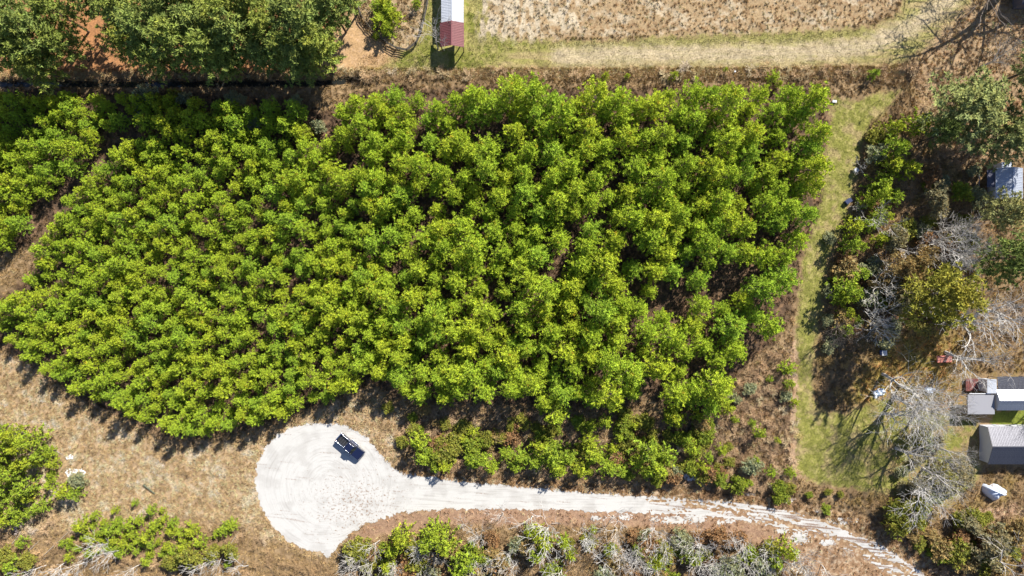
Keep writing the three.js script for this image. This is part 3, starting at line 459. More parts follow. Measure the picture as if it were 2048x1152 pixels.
function makePine(seed, h, rad, { from = 0.12, gap = 0.46, size = 0.36, blades = 10, wide = 0.42, step = 0.40, thick = 0.1, shape = 0.72 } = {}) {
  const r = rng(seed), pos = [], col = [], wood = [], lean = [(r() - 0.5) * 0.4, (r() - 0.5) * 0.4];
  const stem = t => [lean[0] * t * t, h * t, lean[1] * t * t];
  limb(wood, [0, 0.25, 0.5, 0.75, 0.97].map(stem), thick, thick * 0.25, 6);
  const lop = r() * 6.28, lopAmp = 0.12 + 0.16 * r();
  for (let y = from * h; y < h * 0.985; y += gap * (0.8 + 0.4 * r())) {
    const t = y / h, s = clamp((t - from) / (1 - from)), n = 4 + Math.floor(r() * 3), a0 = r() * 6.28;
    const reach = rad * Math.pow(1 - s, shape) * (s < 0.25 ? 0.72 + 1.12 * s : 1) + 0.18;
    for (let k = 0; k < n; k++) {
      const a = a0 + k / n * 6.2832 + (r() - 0.5) * 0.7, L = reach * (0.62 + 0.5 * r()) * (1 + lopAmp * Math.cos(a - lop)), e = lerp(0.12, 1.05, s) + (r() - 0.5) * 0.3;
      const o = stem(t), d = [Math.cos(a) * Math.cos(e), Math.sin(e), Math.sin(a) * Math.cos(e)], ends = [o[0] + d[0] * L, o[1] + d[1] * L + 0.1 * L, o[2] + d[2] * L];
      if (L > 0.7) stick(wood, o, ends, 0.03, 0.012, 3);
      for (let q = L; q > Math.max(0.12, 0.3 * L); q -= step * (0.75 + 0.5 * r())) {
        const w = q / L, side = (1 - Math.abs(2 * w - 1.25)) * 0.30 * L, tint = needleTint(r, 0.1 * s);
        const c = [o[0] + d[0] * q - d[2] * side * (r() - 0.5) * 2, o[1] + d[1] * q + 0.1 * q * w + (r() - 0.4) * 0.15, o[2] + d[2] * q + d[0] * side * (r() - 0.5) * 2];
        spray(pos, col, r, c, [d[0] * 0.5, 0.7, d[2] * 0.5], size * (0.8 + 0.45 * r()), blades, wide, tint);
      }
    }
  }
  return { crown: tris(pos, col), trunk: tris(wood), h, rad };
}
// a tree that branches again and again; twig ends are kept so that leaves can be hung on them
function makeBranching(seed, h, { fork = 0.3, spread = 0.75, levels = 5, thick = 0.22, kids = 3, rise = 0.25, minR = 0.014, wander = 0.22, shrink = 0.74, stems = 1 } = {}) {
  const r = rng(seed), big = [], small = [], ends = [];
  function grow(p, d, len, rad, lv) {
    const n = lv === 0 ? 4 : lv < 3 ? 3 : 2, pts = [p]; let q = p, v = d;
    for (let i = 0; i < n; i++) {
      const w = randomDirection(r); v = [v[0] + w[0] * wander, v[1] + w[1] * wander + rise * 0.12, v[2] + w[2] * wander]; const l = Math.hypot(...v); v = v.map(c => c / l);
      q = [q[0] + v[0] * len / n, q[1] + v[1] * len / n, q[2] + v[2] * len / n]; pts.push(q);
    }
    const r1 = Math.max(minR, rad * 0.6);
    limb(lv < 2 ? big : small, pts, Math.max(minR, rad), r1, lv < 1 ? 7 : lv < 2 ? 5 : 3);
    if (lv >= levels) { ends.push(q); return; }
    const m = kids + (r() < 0.4 ? 1 : 0), a0 = r() * 6.28;
    for (let k = 0; k < m; k++) {
      const at = k === 0 ? pts.length - 1 : Math.max(1, pts.length - 1 - Math.floor(r() * (n - (lv === 0 ? n * 0.45 : 0)))), s = pts[at], a = a0 + k / m * 6.2832 + (r() - 0.5) * 0.8, sp = (k === 0 ? 0.4 : 1) * spread * (0.7 + 0.5 * r());
      const side = Math.abs(v[1]) > 0.9 ? [1, 0, 0] : [0, 1, 0], x = [v[1] * side[2] - v[2] * side[1], v[2] * side[0] - v[0] * side[2], v[0] * side[1] - v[1] * side[0]], xl = Math.hypot(...x), X1 = x.map(c => c / xl), Y1 = [v[1] * X1[2] - v[2] * X1[1], v[2] * X1[0] - v[0] * X1[2], v[0] * X1[1] - v[1] * X1[0]];
      const e = [0, 1, 2].map(i => v[i] * Math.cos(sp) + (X1[i] * Math.cos(a) + Y1[i] * Math.sin(a)) * Math.sin(sp)); e[1] += rise * 0.5;
      const el = Math.hypot(...e);
      grow(s, e.map(c => c / el), len * shrink * (0.75 + 0.45 * r()), r1 * (k === 0 ? 0.9 : 0.72), lv + 1);
    }
  }
  for (let s = 0; s < stems; s++) { const a = r() * 6.28, t = stems > 1 ? 0.25 + 0.3 * r() : 0.06; grow([0, -0.05, 0], [Math.cos(a) * t, 1, Math.sin(a) * t], h * fork, thick, 0); }
  const out = { trunk: tris(big), branches: tris(small.length ? small : big), ends };
  out.trunk.computeBoundingBox(); out.branches.computeBoundingBox();
  const top = Math.max(out.trunk.boundingBox.max.y, out.branches.boundingBox.max.y), k = h / top;
  out.trunk.scale(k, k, k); out.branches.scale(k, k, k); out.ends = ends.map(e => e.map(c => c * k)); out.h = h;
  const bb = out.branches.boundingBox; out.rad = Math.max(bb.max.x - bb.min.x, bb.max.z - bb.min.z) / 2 * k;
  return out;
}
function leaves(seed, ends, size, per, scatter, blades = 4, wide = 0.7) {
  const r = rng(seed), pos = [], col = [];
  for (const e of ends) for (let k = 0; k < per; k++) { const d = randomDirection(r), b = 0.75 + 0.5 * r(), y = (r() - 0.5) * 0.6; spray(pos, col, r, [e[0] + d[0] * scatter, e[1] + d[1] * scatter * 0.6, e[2] + d[2] * scatter], [0, 0.6, 0], size * (0.7 + 0.6 * r()), blades, wide, [b * (1 + 0.4 * y), b, b * (1 - 0.4 * y)]); }
  return tris(pos, col);
}
const bark = mat(0.075, 0.06, 0.04, 0.95), greyBark = mat(0.46, 0.43, 0.39, 0.95), paleBark = mat(0.53, 0.505, 0.47, 0.95), darkBark = mat(0.13, 0.105, 0.085, 0.95), brownTwig = mat(0.22, 0.15, 0.10, 0.95);
const pineTones = [leafy(0.325, 0.455, 0.036), leafy(0.36, 0.47, 0.036), leafy(0.285, 0.43, 0.038), leafy(0.385, 0.48, 0.034), leafy(0.34, 0.465, 0.034)];
const sapTones = [leafy(0.285, 0.375, 0.03), leafy(0.315, 0.385, 0.03), leafy(0.255, 0.355, 0.032)];
const tallTones = [leafy(0.24, 0.305, 0.065), leafy(0.265, 0.32, 0.06), leafy(0.215, 0.28, 0.07)];

// ---------------------------------------------------------------- the planted pine stand
const pineKinds = []; for (let k = 0; k < 12; k++) pineKinds.push(makePine(100 + k, 7.4, 2.9 + 0.1 * (k % 5), { from: 0.17, size: 0.37, gap: 0.38, step: 0.36, blades: 12, wide: 0.34, shape: 0.56 }));
function placeTree(name, geo, tone, barkMat, x, z, scale, tall, turn, label, category, group) {
  const o = thing(name, label, category, group, x, groundY(x, z) - 0.04, z, turn); o.scale.set(scale, tall, scale);
  part('trunk', geo.trunk, barkMat, o);
  if (geo.branches) part('branches', geo.branches, barkMat, o);
  if (geo.crown) part('crown', geo.crown, tone, o);
  return o;
}
{
  const r = rng(2024), spots = [], STANDg = Zs.stand;
  const gaps = [[1115, 520, 20], [1060, 590, 14], [1340, 590, 30], [1440, 560, 26], [1560, 615, 26], [1480, 545, 22], [975, 265, 14], [1010, 250, 12], [1390, 740, 16], [1180, 640, 12], [640, 240, 26], [690, 330, 12], [830, 400, 12], [1290, 450, 12], [1545, 480, 18], [1600, 690, 30], [1520, 690, 22], [930, 620, 10], [1250, 580, 14], [1530, 300, 14], [1590, 260, 14], [1240, 330, 10]];
  const rides = line([[-60, 580], [20, 520], [60, 462], [100, 408], [165, 345], [205, 290], [255, 265]]);
  for (let tries = 0; tries < 90000 && spots.length < 1400; tries++) {
    const u = -50 + r() * 1720, v = 165 + r() * 720, d = look(STANDg, u, v), right = sstep(350, 1250, u);
    if (d > -12 || look(rides, u, v) < 24) continue;
    if (gaps.some(([a, b, c]) => Math.hypot(u - a, v - b) < c + 12)) continue;
    if (v < 285 && u > 270 && u < 630 && r() < 0.6) continue;
    const size = lerp(0.66, 1.10, right) * (0.76 + 0.46 * r()) * (r() < 0.12 ? 0.75 : 1);
    const open = u > 1240 && v > 480 ? 1.12 : 1;
    const min = lerp(24.5, 36, right) * open * (0.6 + 0.4 * size / lerp(0.66, 1.10, right));
    if (spots.some(s => Math.hypot(s.u - u, s.v - v) < (min + s.min) / 2)) continue;
    spots.push({ u, v, size, min, d });
  }
  const hOf = s => 7.4 * s.size * lerp(0.86, 1.06, sstep(300, 1300, s.u));
  spots.sort((a, b) => b.size - a.size);
  console.log('pines in the stand:', spots.length);
  const rest = [];
  spots.forEach((s, i) => {
    const tone = Math.floor(r() * 5), kind = Math.floor(r() * 12), turn = r() * 6.28, tall = s.size * lerp(1.10, 1.06, sstep(300, 1300, s.u)) * (0.85 + 0.32 * r()), [x, z] = under(s.u, s.v, 0.6 * 7.4 * tall);
    if (i >= 300) { rest.push({ x, z, turn, tall, size: s.size, kind, tone }); return; }
    const column = s.u < 200 ? 'at stand left end' : s.u < 420 ? 'left of turning circle' : s.u < 620 ? 'above turning circle' : s.u < 820 ? 'above pickup truck' : s.u < 1020 ? 'below the barn' : s.u < 1220 ? 'right of barn line' : s.u < 1440 ? 'in loose right part' : 'beside mown strip';
    const row = s.v < 290 ? 'top rows' : s.v < 400 ? 'upper rows' : s.v < 520 ? 'middle rows' : s.v < 650 ? 'lower rows' : 'bottom rows';
    const hue = ['green', 'yellow green', 'deep green', 'pale lime', 'green'][tone], big = i < 90 ? 'large ' : i > 200 ? 'smaller ' : '';
    placeTree('young_pine', pineKinds[kind], pineTones[tone], bark, x, z, s.size, tall, turn, `${big}${hue} young pine, ${row}, ${column}`, 'pine tree', `pines in the ${row} ${column}`);
  });
  const mass = thing('pine_undergrowth', 'smaller young pines crowded between the larger ones', 'pine trees'); mass.userData.kind = 'stuff';
  const m4 = new THREE.Matrix4(), e = new THREE.Euler();
  for (let k = 0; k < 12; k++) {
    const mine = rest.filter(s => s.kind === k); if (!mine.length) continue;
    for (const [name, g, m] of [['crown', pineKinds[k].crown, pineTones[k % 5]], ['trunk', pineKinds[k].trunk, bark]]) {
      const im = new THREE.InstancedMesh(g, m, mine.length); im.name = name; im.castShadow = im.receiveShadow = true; im.userData.kind = 'stuff';
      mine.forEach((s, i) => im.setMatrixAt(i, m4.compose(new THREE.Vector3(s.x, groundY(s.x, s.z) - 0.04, s.z), new THREE.Quaternion().setFromEuler(e.set(0, s.turn, 0)), new THREE.Vector3(s.size, s.tall, s.size))));
      mass.add(im);
    }
  }
}

// ---------------------------------------------------------------- saplings and bushy pines outside the stand
{
  const r = rng(31), kinds = [0, 1, 2, 3].map(k => makePine(300 + k, 3.2, 1.35, { from: 0.06, gap: 0.34, size: 0.27, blades: 9, wide: 0.45, step: 0.30, thick: 0.05, shape: 0.6 }));
  const sap = (u, v, dia, label, group, hk = 1) => {
    const s = dia * M / 2 / 1.08 * (0.9 + 0.2 * r()), tall = s * (0.85 + 0.3 * r()) * hk, [x, z] = under(u, v, 3.2 * tall * 0.6);
    placeTree('pine_sapling', kinds[Math.floor(r() * 4)], sapTones[Math.floor(r() * 3)], bark, x, z, s, tall, r() * 6.28, label, 'sapling', group);
  };
  [[838, 885, 42], [850, 915, 38], [893, 930, 30], [868, 935, 22], [960, 915, 34], [985, 935, 30], [1010, 905, 28], [940, 920, 30], [1040, 915, 36], [1030, 935, 30], [1075, 890, 36], [1100, 905, 44], [1070, 920, 34], [1120, 935, 40], [1140, 915, 34], [1160, 940, 34], [1180, 880, 38], [1192, 912, 42], [1215, 930, 36], [1245, 940, 36], [1225, 900, 28], [930, 880, 26], [945, 865, 24]].forEach(a => sap(...a, 'green pine sapling in the strip along the gravel road', 'saplings along the gravel road', 0.8));
  [[1116, 828, 50], [1300, 898, 52], [1312, 930, 46], [1330, 908, 38], [1275, 925, 36], [1290, 945, 30], [1385, 900, 30], [1372, 880, 28], [1405, 935, 30], [1420, 915, 20], [1378, 800, 46], [1345, 835, 38], [1395, 830, 26], [1432, 792, 44], [1452, 815, 30], [1210, 845, 26], [1240, 870, 24], [1180, 850, 24], [1265, 850, 22]].forEach(a => sap(...a, 'green pine sapling standing in the brown brushy clearing', 'saplings in the brush clearing', 0.9));
  [[1446, 902, 20], [1520, 868, 24], [1513, 920, 17], [1545, 945, 19], [1581, 943, 20], [1574, 738, 28], [1580, 766, 19], [1588, 803, 18], [1504, 846, 17], [1468, 958, 15], [1486, 968, 18], [1500, 965, 14], [1430, 955, 14], [1540, 760, 12], [1470, 840, 14], [1555, 880, 12]].forEach(a => sap(...a, 'small lone sapling near the edge of the brush clearing', 'lone saplings by the mown strip'));
  [[1210, 150, 16], [1255, 150, 11], [1350, 148, 18], [1548, 155, 22], [1750, 145, 20], [1452, 140, 10], [1560, 168, 14]].forEach(a => sap(...a, 'tiny green sapling in the brush line along the farm track', 'saplings in the brush line'));
  const fill = (P, n, lo, hi, label, group, hk) => { const got = []; for (let t = 0; t < 4000 && got.length < n; t++) { const us = P.map(p => p[0]), vs = P.map(p => p[1]), u = lerp(Math.min(...us), Math.max(...us), r()), v = lerp(Math.min(...vs), Math.max(...vs), r()), dia = lerp(lo, hi, r()); if (sdPoly(P, u, v) > -6 || got.some(g => Math.hypot(g[0] - u, g[1] - v) < (dia + g[2]) * 0.40)) continue; got.push([u, v, dia]); } got.forEach(a => sap(...a, label, group, hk)); };
  fill([[-40, 848], [40, 852], [86, 885], [84, 930], [66, 985], [30, 985], [-40, 1000]], 22, 26, 44, 'bushy young pine in the thicket at the left edge', 'pine thicket by the dry clearing', 1.1);
  fill([[10, 985], [60, 985], [108, 1012], [80, 1032], [20, 1060], [-20, 1060], [-20, 1010]], 10, 20, 34, 'bushy pine at the lower tip of the left thicket', 'lower thicket pines', 0.9);
  fill([[112, 1078], [150, 1050], [230, 1035], [330, 1008], [360, 1040], [410, 1062], [475, 1040], [480, 1068], [420, 1085], [370, 1110], [290, 1130], [230, 1105], [180, 1118], [130, 1120]], 50, 14, 30, 'low bushy pine in the patch below the dry clearing', 'low pine patch', 0.62);
  [[100, 905, 24], [104, 930, 22], [100, 950, 18], [128, 980, 34], [145, 990, 26], [98, 967, 22], [40, 1085, 22], [20, 1130, 34], [270, 1005, 14], [230, 1020, 16], [455, 1130, 14], [188, 1030, 18]].forEach(a => sap(...a, 'small sapling scattered on the dry grass clearing', 'saplings on the clearing', 0.8));
  [[752, 12, 26], [775, 22, 34], [762, 38, 36], [785, 35, 30], [772, 55, 30], [768, 8, 26]].forEach(a => sap(...a, 'bright green young pine inside the fenced paddock', 'pines in the paddock', 0.85));
  [[752, 72, 14], [833, 4, 18]].forEach(a => sap(...a, 'small bright bush at the paddock fence', 'bushes at the paddock fence'));
  [[800, 1075, 46], [785, 1100, 40], [870, 1060, 52], [850, 1085, 50], [890, 1090, 54], [930, 1115, 60], [915, 1140, 50], [775, 1125, 36], [1070, 1070, 40], [1090, 1090, 46], [1075, 1108, 40], [1130, 1085, 34], [1060, 1060, 30], [1188, 1060, 18], [1575, 1105, 44], [1555, 1120, 40], [1140, 1105, 30], [1310, 1125, 34]].forEach(([u, v, d]) => sap(u, v, d * 0.8, 'green bushy pine among bare trees below the road', 'pines below the road', 1.1));
  // taller bright pines on the far side of the mown strip
  [[1790, 258, 38], [1792, 292, 46], [1788, 330, 46], [1812, 335, 44], [1766, 368, 40], [1755, 392, 38], [1790, 390, 36], [1735, 405, 30], [1842, 250, 50], [1712, 452, 36], [1735, 448, 34], [1775, 432, 22], [1758, 478, 26], [1700, 490, 34], [1722, 490, 24], [1775, 472, 20], [1700, 545, 34], [1690, 572, 44], [1706, 592, 40], [1726, 545, 32], [1684, 600, 30], [1698, 624, 28], [1710, 644, 26], [1692, 655, 30]].forEach(a => sap(...a, 'bright young pine in the thicket east of the mown strip', 'pines east of the mown strip', 1.0));
}

// ---------------------------------------------------------------- tall pines beyond the wet ditch, big trees by the houses
const tallKinds = [0, 1, 2, 3].map(k => makePine(500 + k, 15, 4.7, { from: 0.36, gap: 0.5, size: 0.58, blades: 12, wide: 0.36, step: 0.5, thick: 0.22, shape: 0.45 }));
const wideKinds = [0, 1].map(k => makePine(520 + k, 18, 7.2, { from: 0.40, gap: 0.52, size: 0.66, blades: 11, wide: 0.38, step: 0.52, thick: 0.32, shape: 0.40 }));
{
  const r = rng(41);
  [[20, 25, 1], [62, 60, 1.05], [25, 100, 1], [65, 128, 0.85], [105, 20, 0.85], [110, 85, 0.8], [245, 25, 1], [285, 62, 1.1], [255, 85, 0.8], [340, 18, 1.05], [345, 75, 1.1], [395, 45, 1.05], [415, 95, 1], [455, 30, 1.1], [470, 72, 1], [455, 118, 0.75], [530, 55, 0.95], [560, 92, 0.9], [575, 20, 1], [615, 55, 1.1], [640, 95, 0.95], [600, 120, 0.8], [660, 15, 0.95], [520, 112, 0.75], [300, 110, 0.8], [505, 5, 1], [170, -10, 0.9], [-25, 60, 1], [390, -5, 1], [690, -15, 0.8]].forEach(([u, v, s]) => {
    s *= 1.12; const [x, z] = under(u, v, 10.6 * s), t = Math.floor(r() * 3);
    placeTree('tall_pine', tallKinds[Math.floor(r() * 4)], tallTones[t], bark, x, z, s, s * (0.92 + 0.14 * r()), r() * 6.28, u < 180 ? 'tall pine in the dark corner grove beyond the ditch' : u > 500 ? 'tall pine at the sandy end of the grove' : 'tall pine in the grove above the wet ditch', 'pine tree', u < 180 ? 'corner grove pines' : u > 500 ? 'pines at the sandy end' : 'grove pines above the ditch');
  });
  const greyGreen = leafy(0.27, 0.31, 0.11), olive = leafy(0.29, 0.285, 0.045), deep = leafy(0.18, 0.24, 0.06), mixed = leafy(0.32, 0.33, 0.13);
  const big = (u, v, dia, hc, tone, label, k) => { const s = dia * M / 2 / 5.8, [x, z] = under(u, v, hc); placeTree('pine_tree', wideKinds[k], tone, bark, x, z, s, hc / 13.5, r() * 6.28, label, 'pine tree', 'large trees by the houses'); };
  big(1955, 215, 150, 9.5, greyGreen, 'broad grey green pine beside the fallen branch shadow at the upper right', 0);
  big(2022, 270, 110, 10, greyGreen, 'dusky pine standing above the blue roofed house', 1);
  big(1886, 590, 125, 14, olive, 'dense yellow olive tree among bare branches', 1);
  big(2032, 515, 105, 12, deep, 'dark green evergreen below the blue roofed house', 0);
  big(2020, 425, 84, 9, mixed, 'grey green tree covering the lower end of the blue roof', 1);
  big(1892, 265, 56, 8, deep, 'small dark evergreen between the bright pines and the broad pine', 0);
  // woods outside the frame whose shadows reach in
  big(2120, 240, 130, 13, deep, 'dark pine just beyond the right edge by the blue house', 1);
  big(2105, 120, 110, 13, greyGreen, 'grey green pine at the right edge beside bare branches', 0);
}
// bare and brown-leaved trees
{
  const r = rng(61);
  const oaks = [0, 1, 2, 3].map(k => makeBranching(700 + k, 15, { fork: 0.22, spread: 0.80, levels: 5, thick: 0.36, kids: 3, rise: 0.14, minR: 0.012, shrink: 0.78 }));
  const smalls = [0, 1, 2, 3].map(k => makeBranching(720 + k, 6, { fork: 0.34, spread: 0.6, levels: 4, thick: 0.07, kids: 3, rise: 0.42, minR: 0.011, stems: 1 }));
  const bushes = [0, 1, 2].map(k => makeBranching(740 + k, 2, { fork: 0.36, spread: 0.75, levels: 3, thick: 0.03, kids: 3, rise: 0.25, minR: 0.016, stems: 5, wander: 0.35 }));
  const bare = (name, set, u, v, dia, hc, m, label, group, ratio = 0.72) => {
    const k = set[Math.floor(r() * set.length)], [x, z] = under(u, v, hc), s = 1.3 * dia * M / 2 / k.rad;
    return placeTree(name, k, null, m, x, z, s, hc / ratio / k.h, r() * 6.28, label, 'bare tree', group);
  };
  bare('bare_tree', oaks, 1985, 655, 220, 12, paleBark, 'largest pale bare tree with long white limbs north of the houses');
  bare('bare_tree', oaks, 2040, 620, 150, 10, paleBark, 'pale bare tree at the right edge below the dark evergreen');
  bare('bare_tree', oaks, 1905, 470, 130, 9, greyBark, 'grey bare tree between the blue house and the olive tree');
  bare('bare_tree', oaks, 1960, 505, 120, 9, greyBark, 'grey bare tree beside the dark evergreen');
  bare('bare_tree', oaks, 1838, 765, 140, 11.5, paleBark, 'pale bare tree over the ochre yard');
  bare('bare_tree', oaks, 1868, 815, 160, 12, paleBark, 'pale bare tree spreading west of the white roofed house');
  bare('bare_tree', oaks, 1905, 835, 130, 10, greyBark, 'grey bare tree touching the grey porch roof');
  bare('bare_tree', oaks, 1850, 920, 150, 9, greyBark, 'grey bare tree west of the long metal roofed shed');
  bare('bare_tree', oaks, 1878, 995, 130, 8, paleBark, 'pale bare tree between the mown lawn and the white tarp');
  bare('bare_tree', oaks, 1925, 915, 90, 7, greyBark, 'bare tree close against the wall of the long shed');
  bare('bare_tree', oaks, 1880, 790, 140, 12, paleBark, 'tall pale bare tree behind the two tarps in the yard');
  bare('bare_tree', oaks, 1835, 850, 130, 11, paleBark, 'pale bare tree casting a long shadow across the lawn');
  bare('bare_tree', oaks, 1965, 715, 130, 10, paleBark, 'pale bare tree over the red deck');
  bare('bare_tree', oaks, 1935, 490, 130, 9, paleBark, 'pale bare tree leaning over the thicket below the blue house');
  bare('bare_tree', oaks, 1900, 960, 120, 8, greyBark, 'grey bare tree between the long shed and the tarp heap');
  bare('bare_tree', oaks, 1780, 655, 110, 8, greyBark, 'thin grey bare tree above the ochre yard');
  bare('bare_tree', oaks, 2185, 790, 150, 11, greyBark, 'bare tree beyond the right edge between the two roofs');
  bare('bare_tree', oaks, 1700, 660, 80, 7, darkBark, 'dark twiggy tree in the deep shade east of the strip');
  bare('bare_tree', oaks, 2022, 105, 90, 8, paleBark, 'pale bare tree top right beside the dark roof');
  bare('bare_tree', smalls, 872, 80, 66, 4.6, greyBark, 'small bare tree leaning by the red barn roof', null, 0.62);
  bare('bare_tree', smalls, 1735, 328, 26, 3, paleBark, 'small white bare sapling in shade by the mown strip');
  bare('bare_tree', smalls, 1722, 410, 26, 3, greyBark, 'thin bare sapling beside the dark blue bin');
  [[1098, 1075, 80], [1065, 1045, 50], [716, 1132, 56], [740, 1140, 56], [775, 1135, 46], [1235, 1050, 44], [1240, 1075, 50], [1320, 1075, 56], [1420, 1105, 66], [1450, 1130, 66], [1395, 1135, 56], [1500, 1095, 50], [1510, 1135, 60], [1620, 1120, 60], [1200, 1130, 60], [1260, 1135, 50], [1330, 1140, 60], [1130, 1140, 60], [1020, 1130, 50], [840, 1140, 40], [1005, 1040, 40], [1285, 1110, 50], [1590, 1145, 50], [1660, 1145, 50], [960, 1085, 40], [1180, 1100, 46], [1460, 1085, 40], [1350, 1105, 50], [1550, 1135, 44], [1230, 1110, 44]].forEach(([u, v, d]) => bare('bare_sapling', smalls, u, v, d, 3.6 + r() * 1.8, r() < 0.7 ? paleBark : greyBark, 'slender pale bare tree in the thicket below the gravel road', 'bare trees below the road', 0.6));
  [[190, 1105, 52], [215, 1118, 50], [150, 1140, 50], [100, 1145, 46], [60, 1150, 40], [260, 1145, 40], [400, 1140, 40], [425, 1130, 36], [480, 1148, 40]].forEach(([u, v, d]) => bare('bare_sapling', smalls, u, v, d, 3.4 + r() * 1.6, paleBark, 'slender white bare tree below the low pine patch', 'bare trees at the lower left', 0.6));
  [[1690, 1105, 24], [1660, 1090, 20], [930, 1060, 30]].forEach(([u, v, d]) => bare('bare_sapling', smalls, u, v, d, 2.2, greyBark, 'little bare sapling on the verge of the gravel road', 'bare saplings on the verge', 0.6));
  // the great oak beyond the top right corner, known by its shadow
  {
    const t = makeBranching(771, 24, { fork: 0.40, spread: 0.95, levels: 5, thick: 0.62, kids: 3, rise: 0.1, minR: 0.04 }), o = placeTree('great_oak', t, null, darkBark, X(2006), Z(-20), 1.25, 1, 1.1, 'great half bare oak just beyond the top right corner', 'tree');
    part('crown', leaves(5, t.ends.filter((e, i) => (i * 7919) % 100 < 26), 0.3, 3, 0.6), leafy(0.11, 0.11, 0.04), o);
  }
  // trunk at the lower right corner
  {
    const t = makeBranching(781, 16, { fork: 0.5, spread: 0.7, levels: 4, thick: 0.42, kids: 3, rise: 0.2, minR: 0.03 });
    placeTree('grey_trunk_tree', t, null, greyBark, X(1958), Z(1108), 0.9, 1, 0.4, 'thick grey trunk leaning out over the lower right corner', 'bare tree');
  }
  // brown and olive leafy trees
  const tawny = leafy(0.36, 0.26, 0.10, 0.3), oliveLeaf = leafy(0.32, 0.29, 0.08, 0.3), grassy = leafy(0.31, 0.27, 0.14, 0.3);
  const bushy = [0, 1].map(k => { const t = makeBranching(800 + k, 6, { fork: 0.3, spread: 0.8, levels: 4, thick: 0.12, kids: 3, rise: 0.2, minR: 0.02 }); t.crown = leaves(810 + k, t.ends, 0.40, 7, 0.5); return t; });
  [[1822, 545, 90, 8, 0, 'tawny half leafless tree beside the olive tree'], [1850, 520, 80, 9, 0, 'brown leaved tree under the grey bare branches'], [1800, 600, 84, 7, 2, 'dull brown leaved tree west of the olive tree'], [1790, 490, 70, 6, 2, 'grey brown tree in the thicket above the tawny tree'], [1870, 410, 80, 7, 2, 'olive brown tree west of the blue house'], [1760, 560, 60, 5, 0, 'small tawny tree next to the bright pines'], [1840, 650, 60, 5, 1, 'ochre leaved tree above the yard'], [1995, 1080, 100, 6, 2, 'wide brown leaved tree below the white tarp'], [1945, 1060, 70, 4, 2, 'dull brown bush on the bank below the shed'], [1850, 870, 70, 4, 1, 'olive leaved tree under the bare branches'], [1890, 950, 80, 4, 1, 'olive brown tree in front of the long shed']].forEach(([u, v, dia, hc, m, label]) => {
    const k = bushy[Math.floor(r() * 2)], [x, z] = under(u, v, hc * 0.7), s = dia * M / 2 / k.rad; placeTree('leafy_tree', k, [tawny, oliveLeaf, grassy][m], darkBark, x, z, s, hc / 6, r() * 6.28, label, 'tree', 'brown leaved trees by the houses');
  });
  const shrubKinds = [0, 1, 2].map(k => { const t = makeBranching(830 + k, 1.8, { fork: 0.4, spread: 0.8, levels: 3, thick: 0.03, kids: 3, rise: 0.2, minR: 0.012, stems: 4 }); t.crown = leaves(840 + k, t.ends, 0.19, 4, 0.22); return t; });
  const shrub = (u, v, dia, m, label, group) => { const k = shrubKinds[Math.floor(r() * 3)], s = dia * M / 2 / k.rad, [x, z] = under(u, v, 0.8 * s); placeTree('shrub', k, m, brownTwig, x, z, s, s * (0.7 + 0.4 * r()), r() * 6.28, label, 'shrub', group); };
  const oliveShrub = leafy(0.27, 0.27, 0.04, 0.3), sage = leafy(0.30, 0.31, 0.16, 0.3), rusty = leafy(0.33, 0.19, 0.085, 0.3), lime = leafy(0.25, 0.30, 0.03, 0.3);
  [[910, 890, 44], [895, 910, 40], [880, 880, 30], [925, 850, 34], [975, 870, 30], [1000, 880, 28], [1050, 840, 30], [1020, 850, 26], [1075, 860, 24], [1160, 900, 26], [1250, 830, 28], [1230, 815, 26], [1285, 855, 26], [1275, 890, 30], [805, 880, 26], [780, 815, 24], [1300, 870, 26], [1340, 870, 24], [1320, 960, 20], [1400, 860, 30], [1410, 885, 24], [1365, 930, 26], [1440, 935, 24], [1460, 925, 22]].forEach(a => shrub(...a, r() < 0.6 ? oliveShrub : tawny, 'olive shrub in the brush beside the gravel road', 'olive shrubs by the road'));
  [[1355, 945, 26], [1500, 935, 34], [1418, 955, 22], [1468, 800, 22], [1500, 775, 24], [1570, 790, 22], [1365, 520, 22], [1420, 520, 22], [1660, 480, 26], [1650, 640, 26], [1655, 690, 30], [150, 960, 34]].forEach(a => shrub(...a, sage, 'pale sage grey shrub in the brush', 'sage grey shrubs'));
  [[712, 1104, 44], [735, 1100, 36], [1300, 1085, 44], [1275, 1080, 34], [1330, 1095, 40], [1440, 1070, 40], [1470, 1075, 36], [1535, 1090, 40], [1400, 1078, 30], [1180, 1078, 30], [985, 1075, 34], [380, 1115, 40], [340, 1120, 34], [430, 1110, 34], [460, 1100, 30], [20, 1110, 40], [60, 1125, 34]].forEach(a => shrub(...a, r() < 0.6 ? oliveShrub : rusty, 'olive brown shrub at the lower edge thicket', 'shrubs at the lower edge'));
  [[1882, 1098, 40], [1868, 1105, 26], [1940, 1108, 46], [1955, 1098, 30], [1985, 1065, 24], [2024, 1080, 26], [1800, 1035, 22], [1655, 1020, 20], [1620, 990, 14], [1655, 985, 14], [1680, 990, 14], [1560, 990, 30], [1575, 975, 26], [1553, 975, 30], [1840, 1090, 26]].forEach(a => shrub(...a, r() < 0.6 ? lime : oliveShrub, 'yellow green shrub on the bank beside the road curve', 'shrubs on the road bank'));
  const fillShrubs = (P, n, lo, hi, mats, label, group) => { const us = P.map(p => p[0]), vs = P.map(p => p[1]); for (let t = 0, k = 0; t < 3000 && k < n; t++) { const u = lerp(Math.min(...us), Math.max(...us), r()), v = lerp(Math.min(...vs), Math.max(...vs), r()); if (sdPoly(P, u, v) > 0) continue; shrub(u, v, lerp(lo, hi, r()), mats[Math.floor(r() * mats.length)], label, group); k++; } };
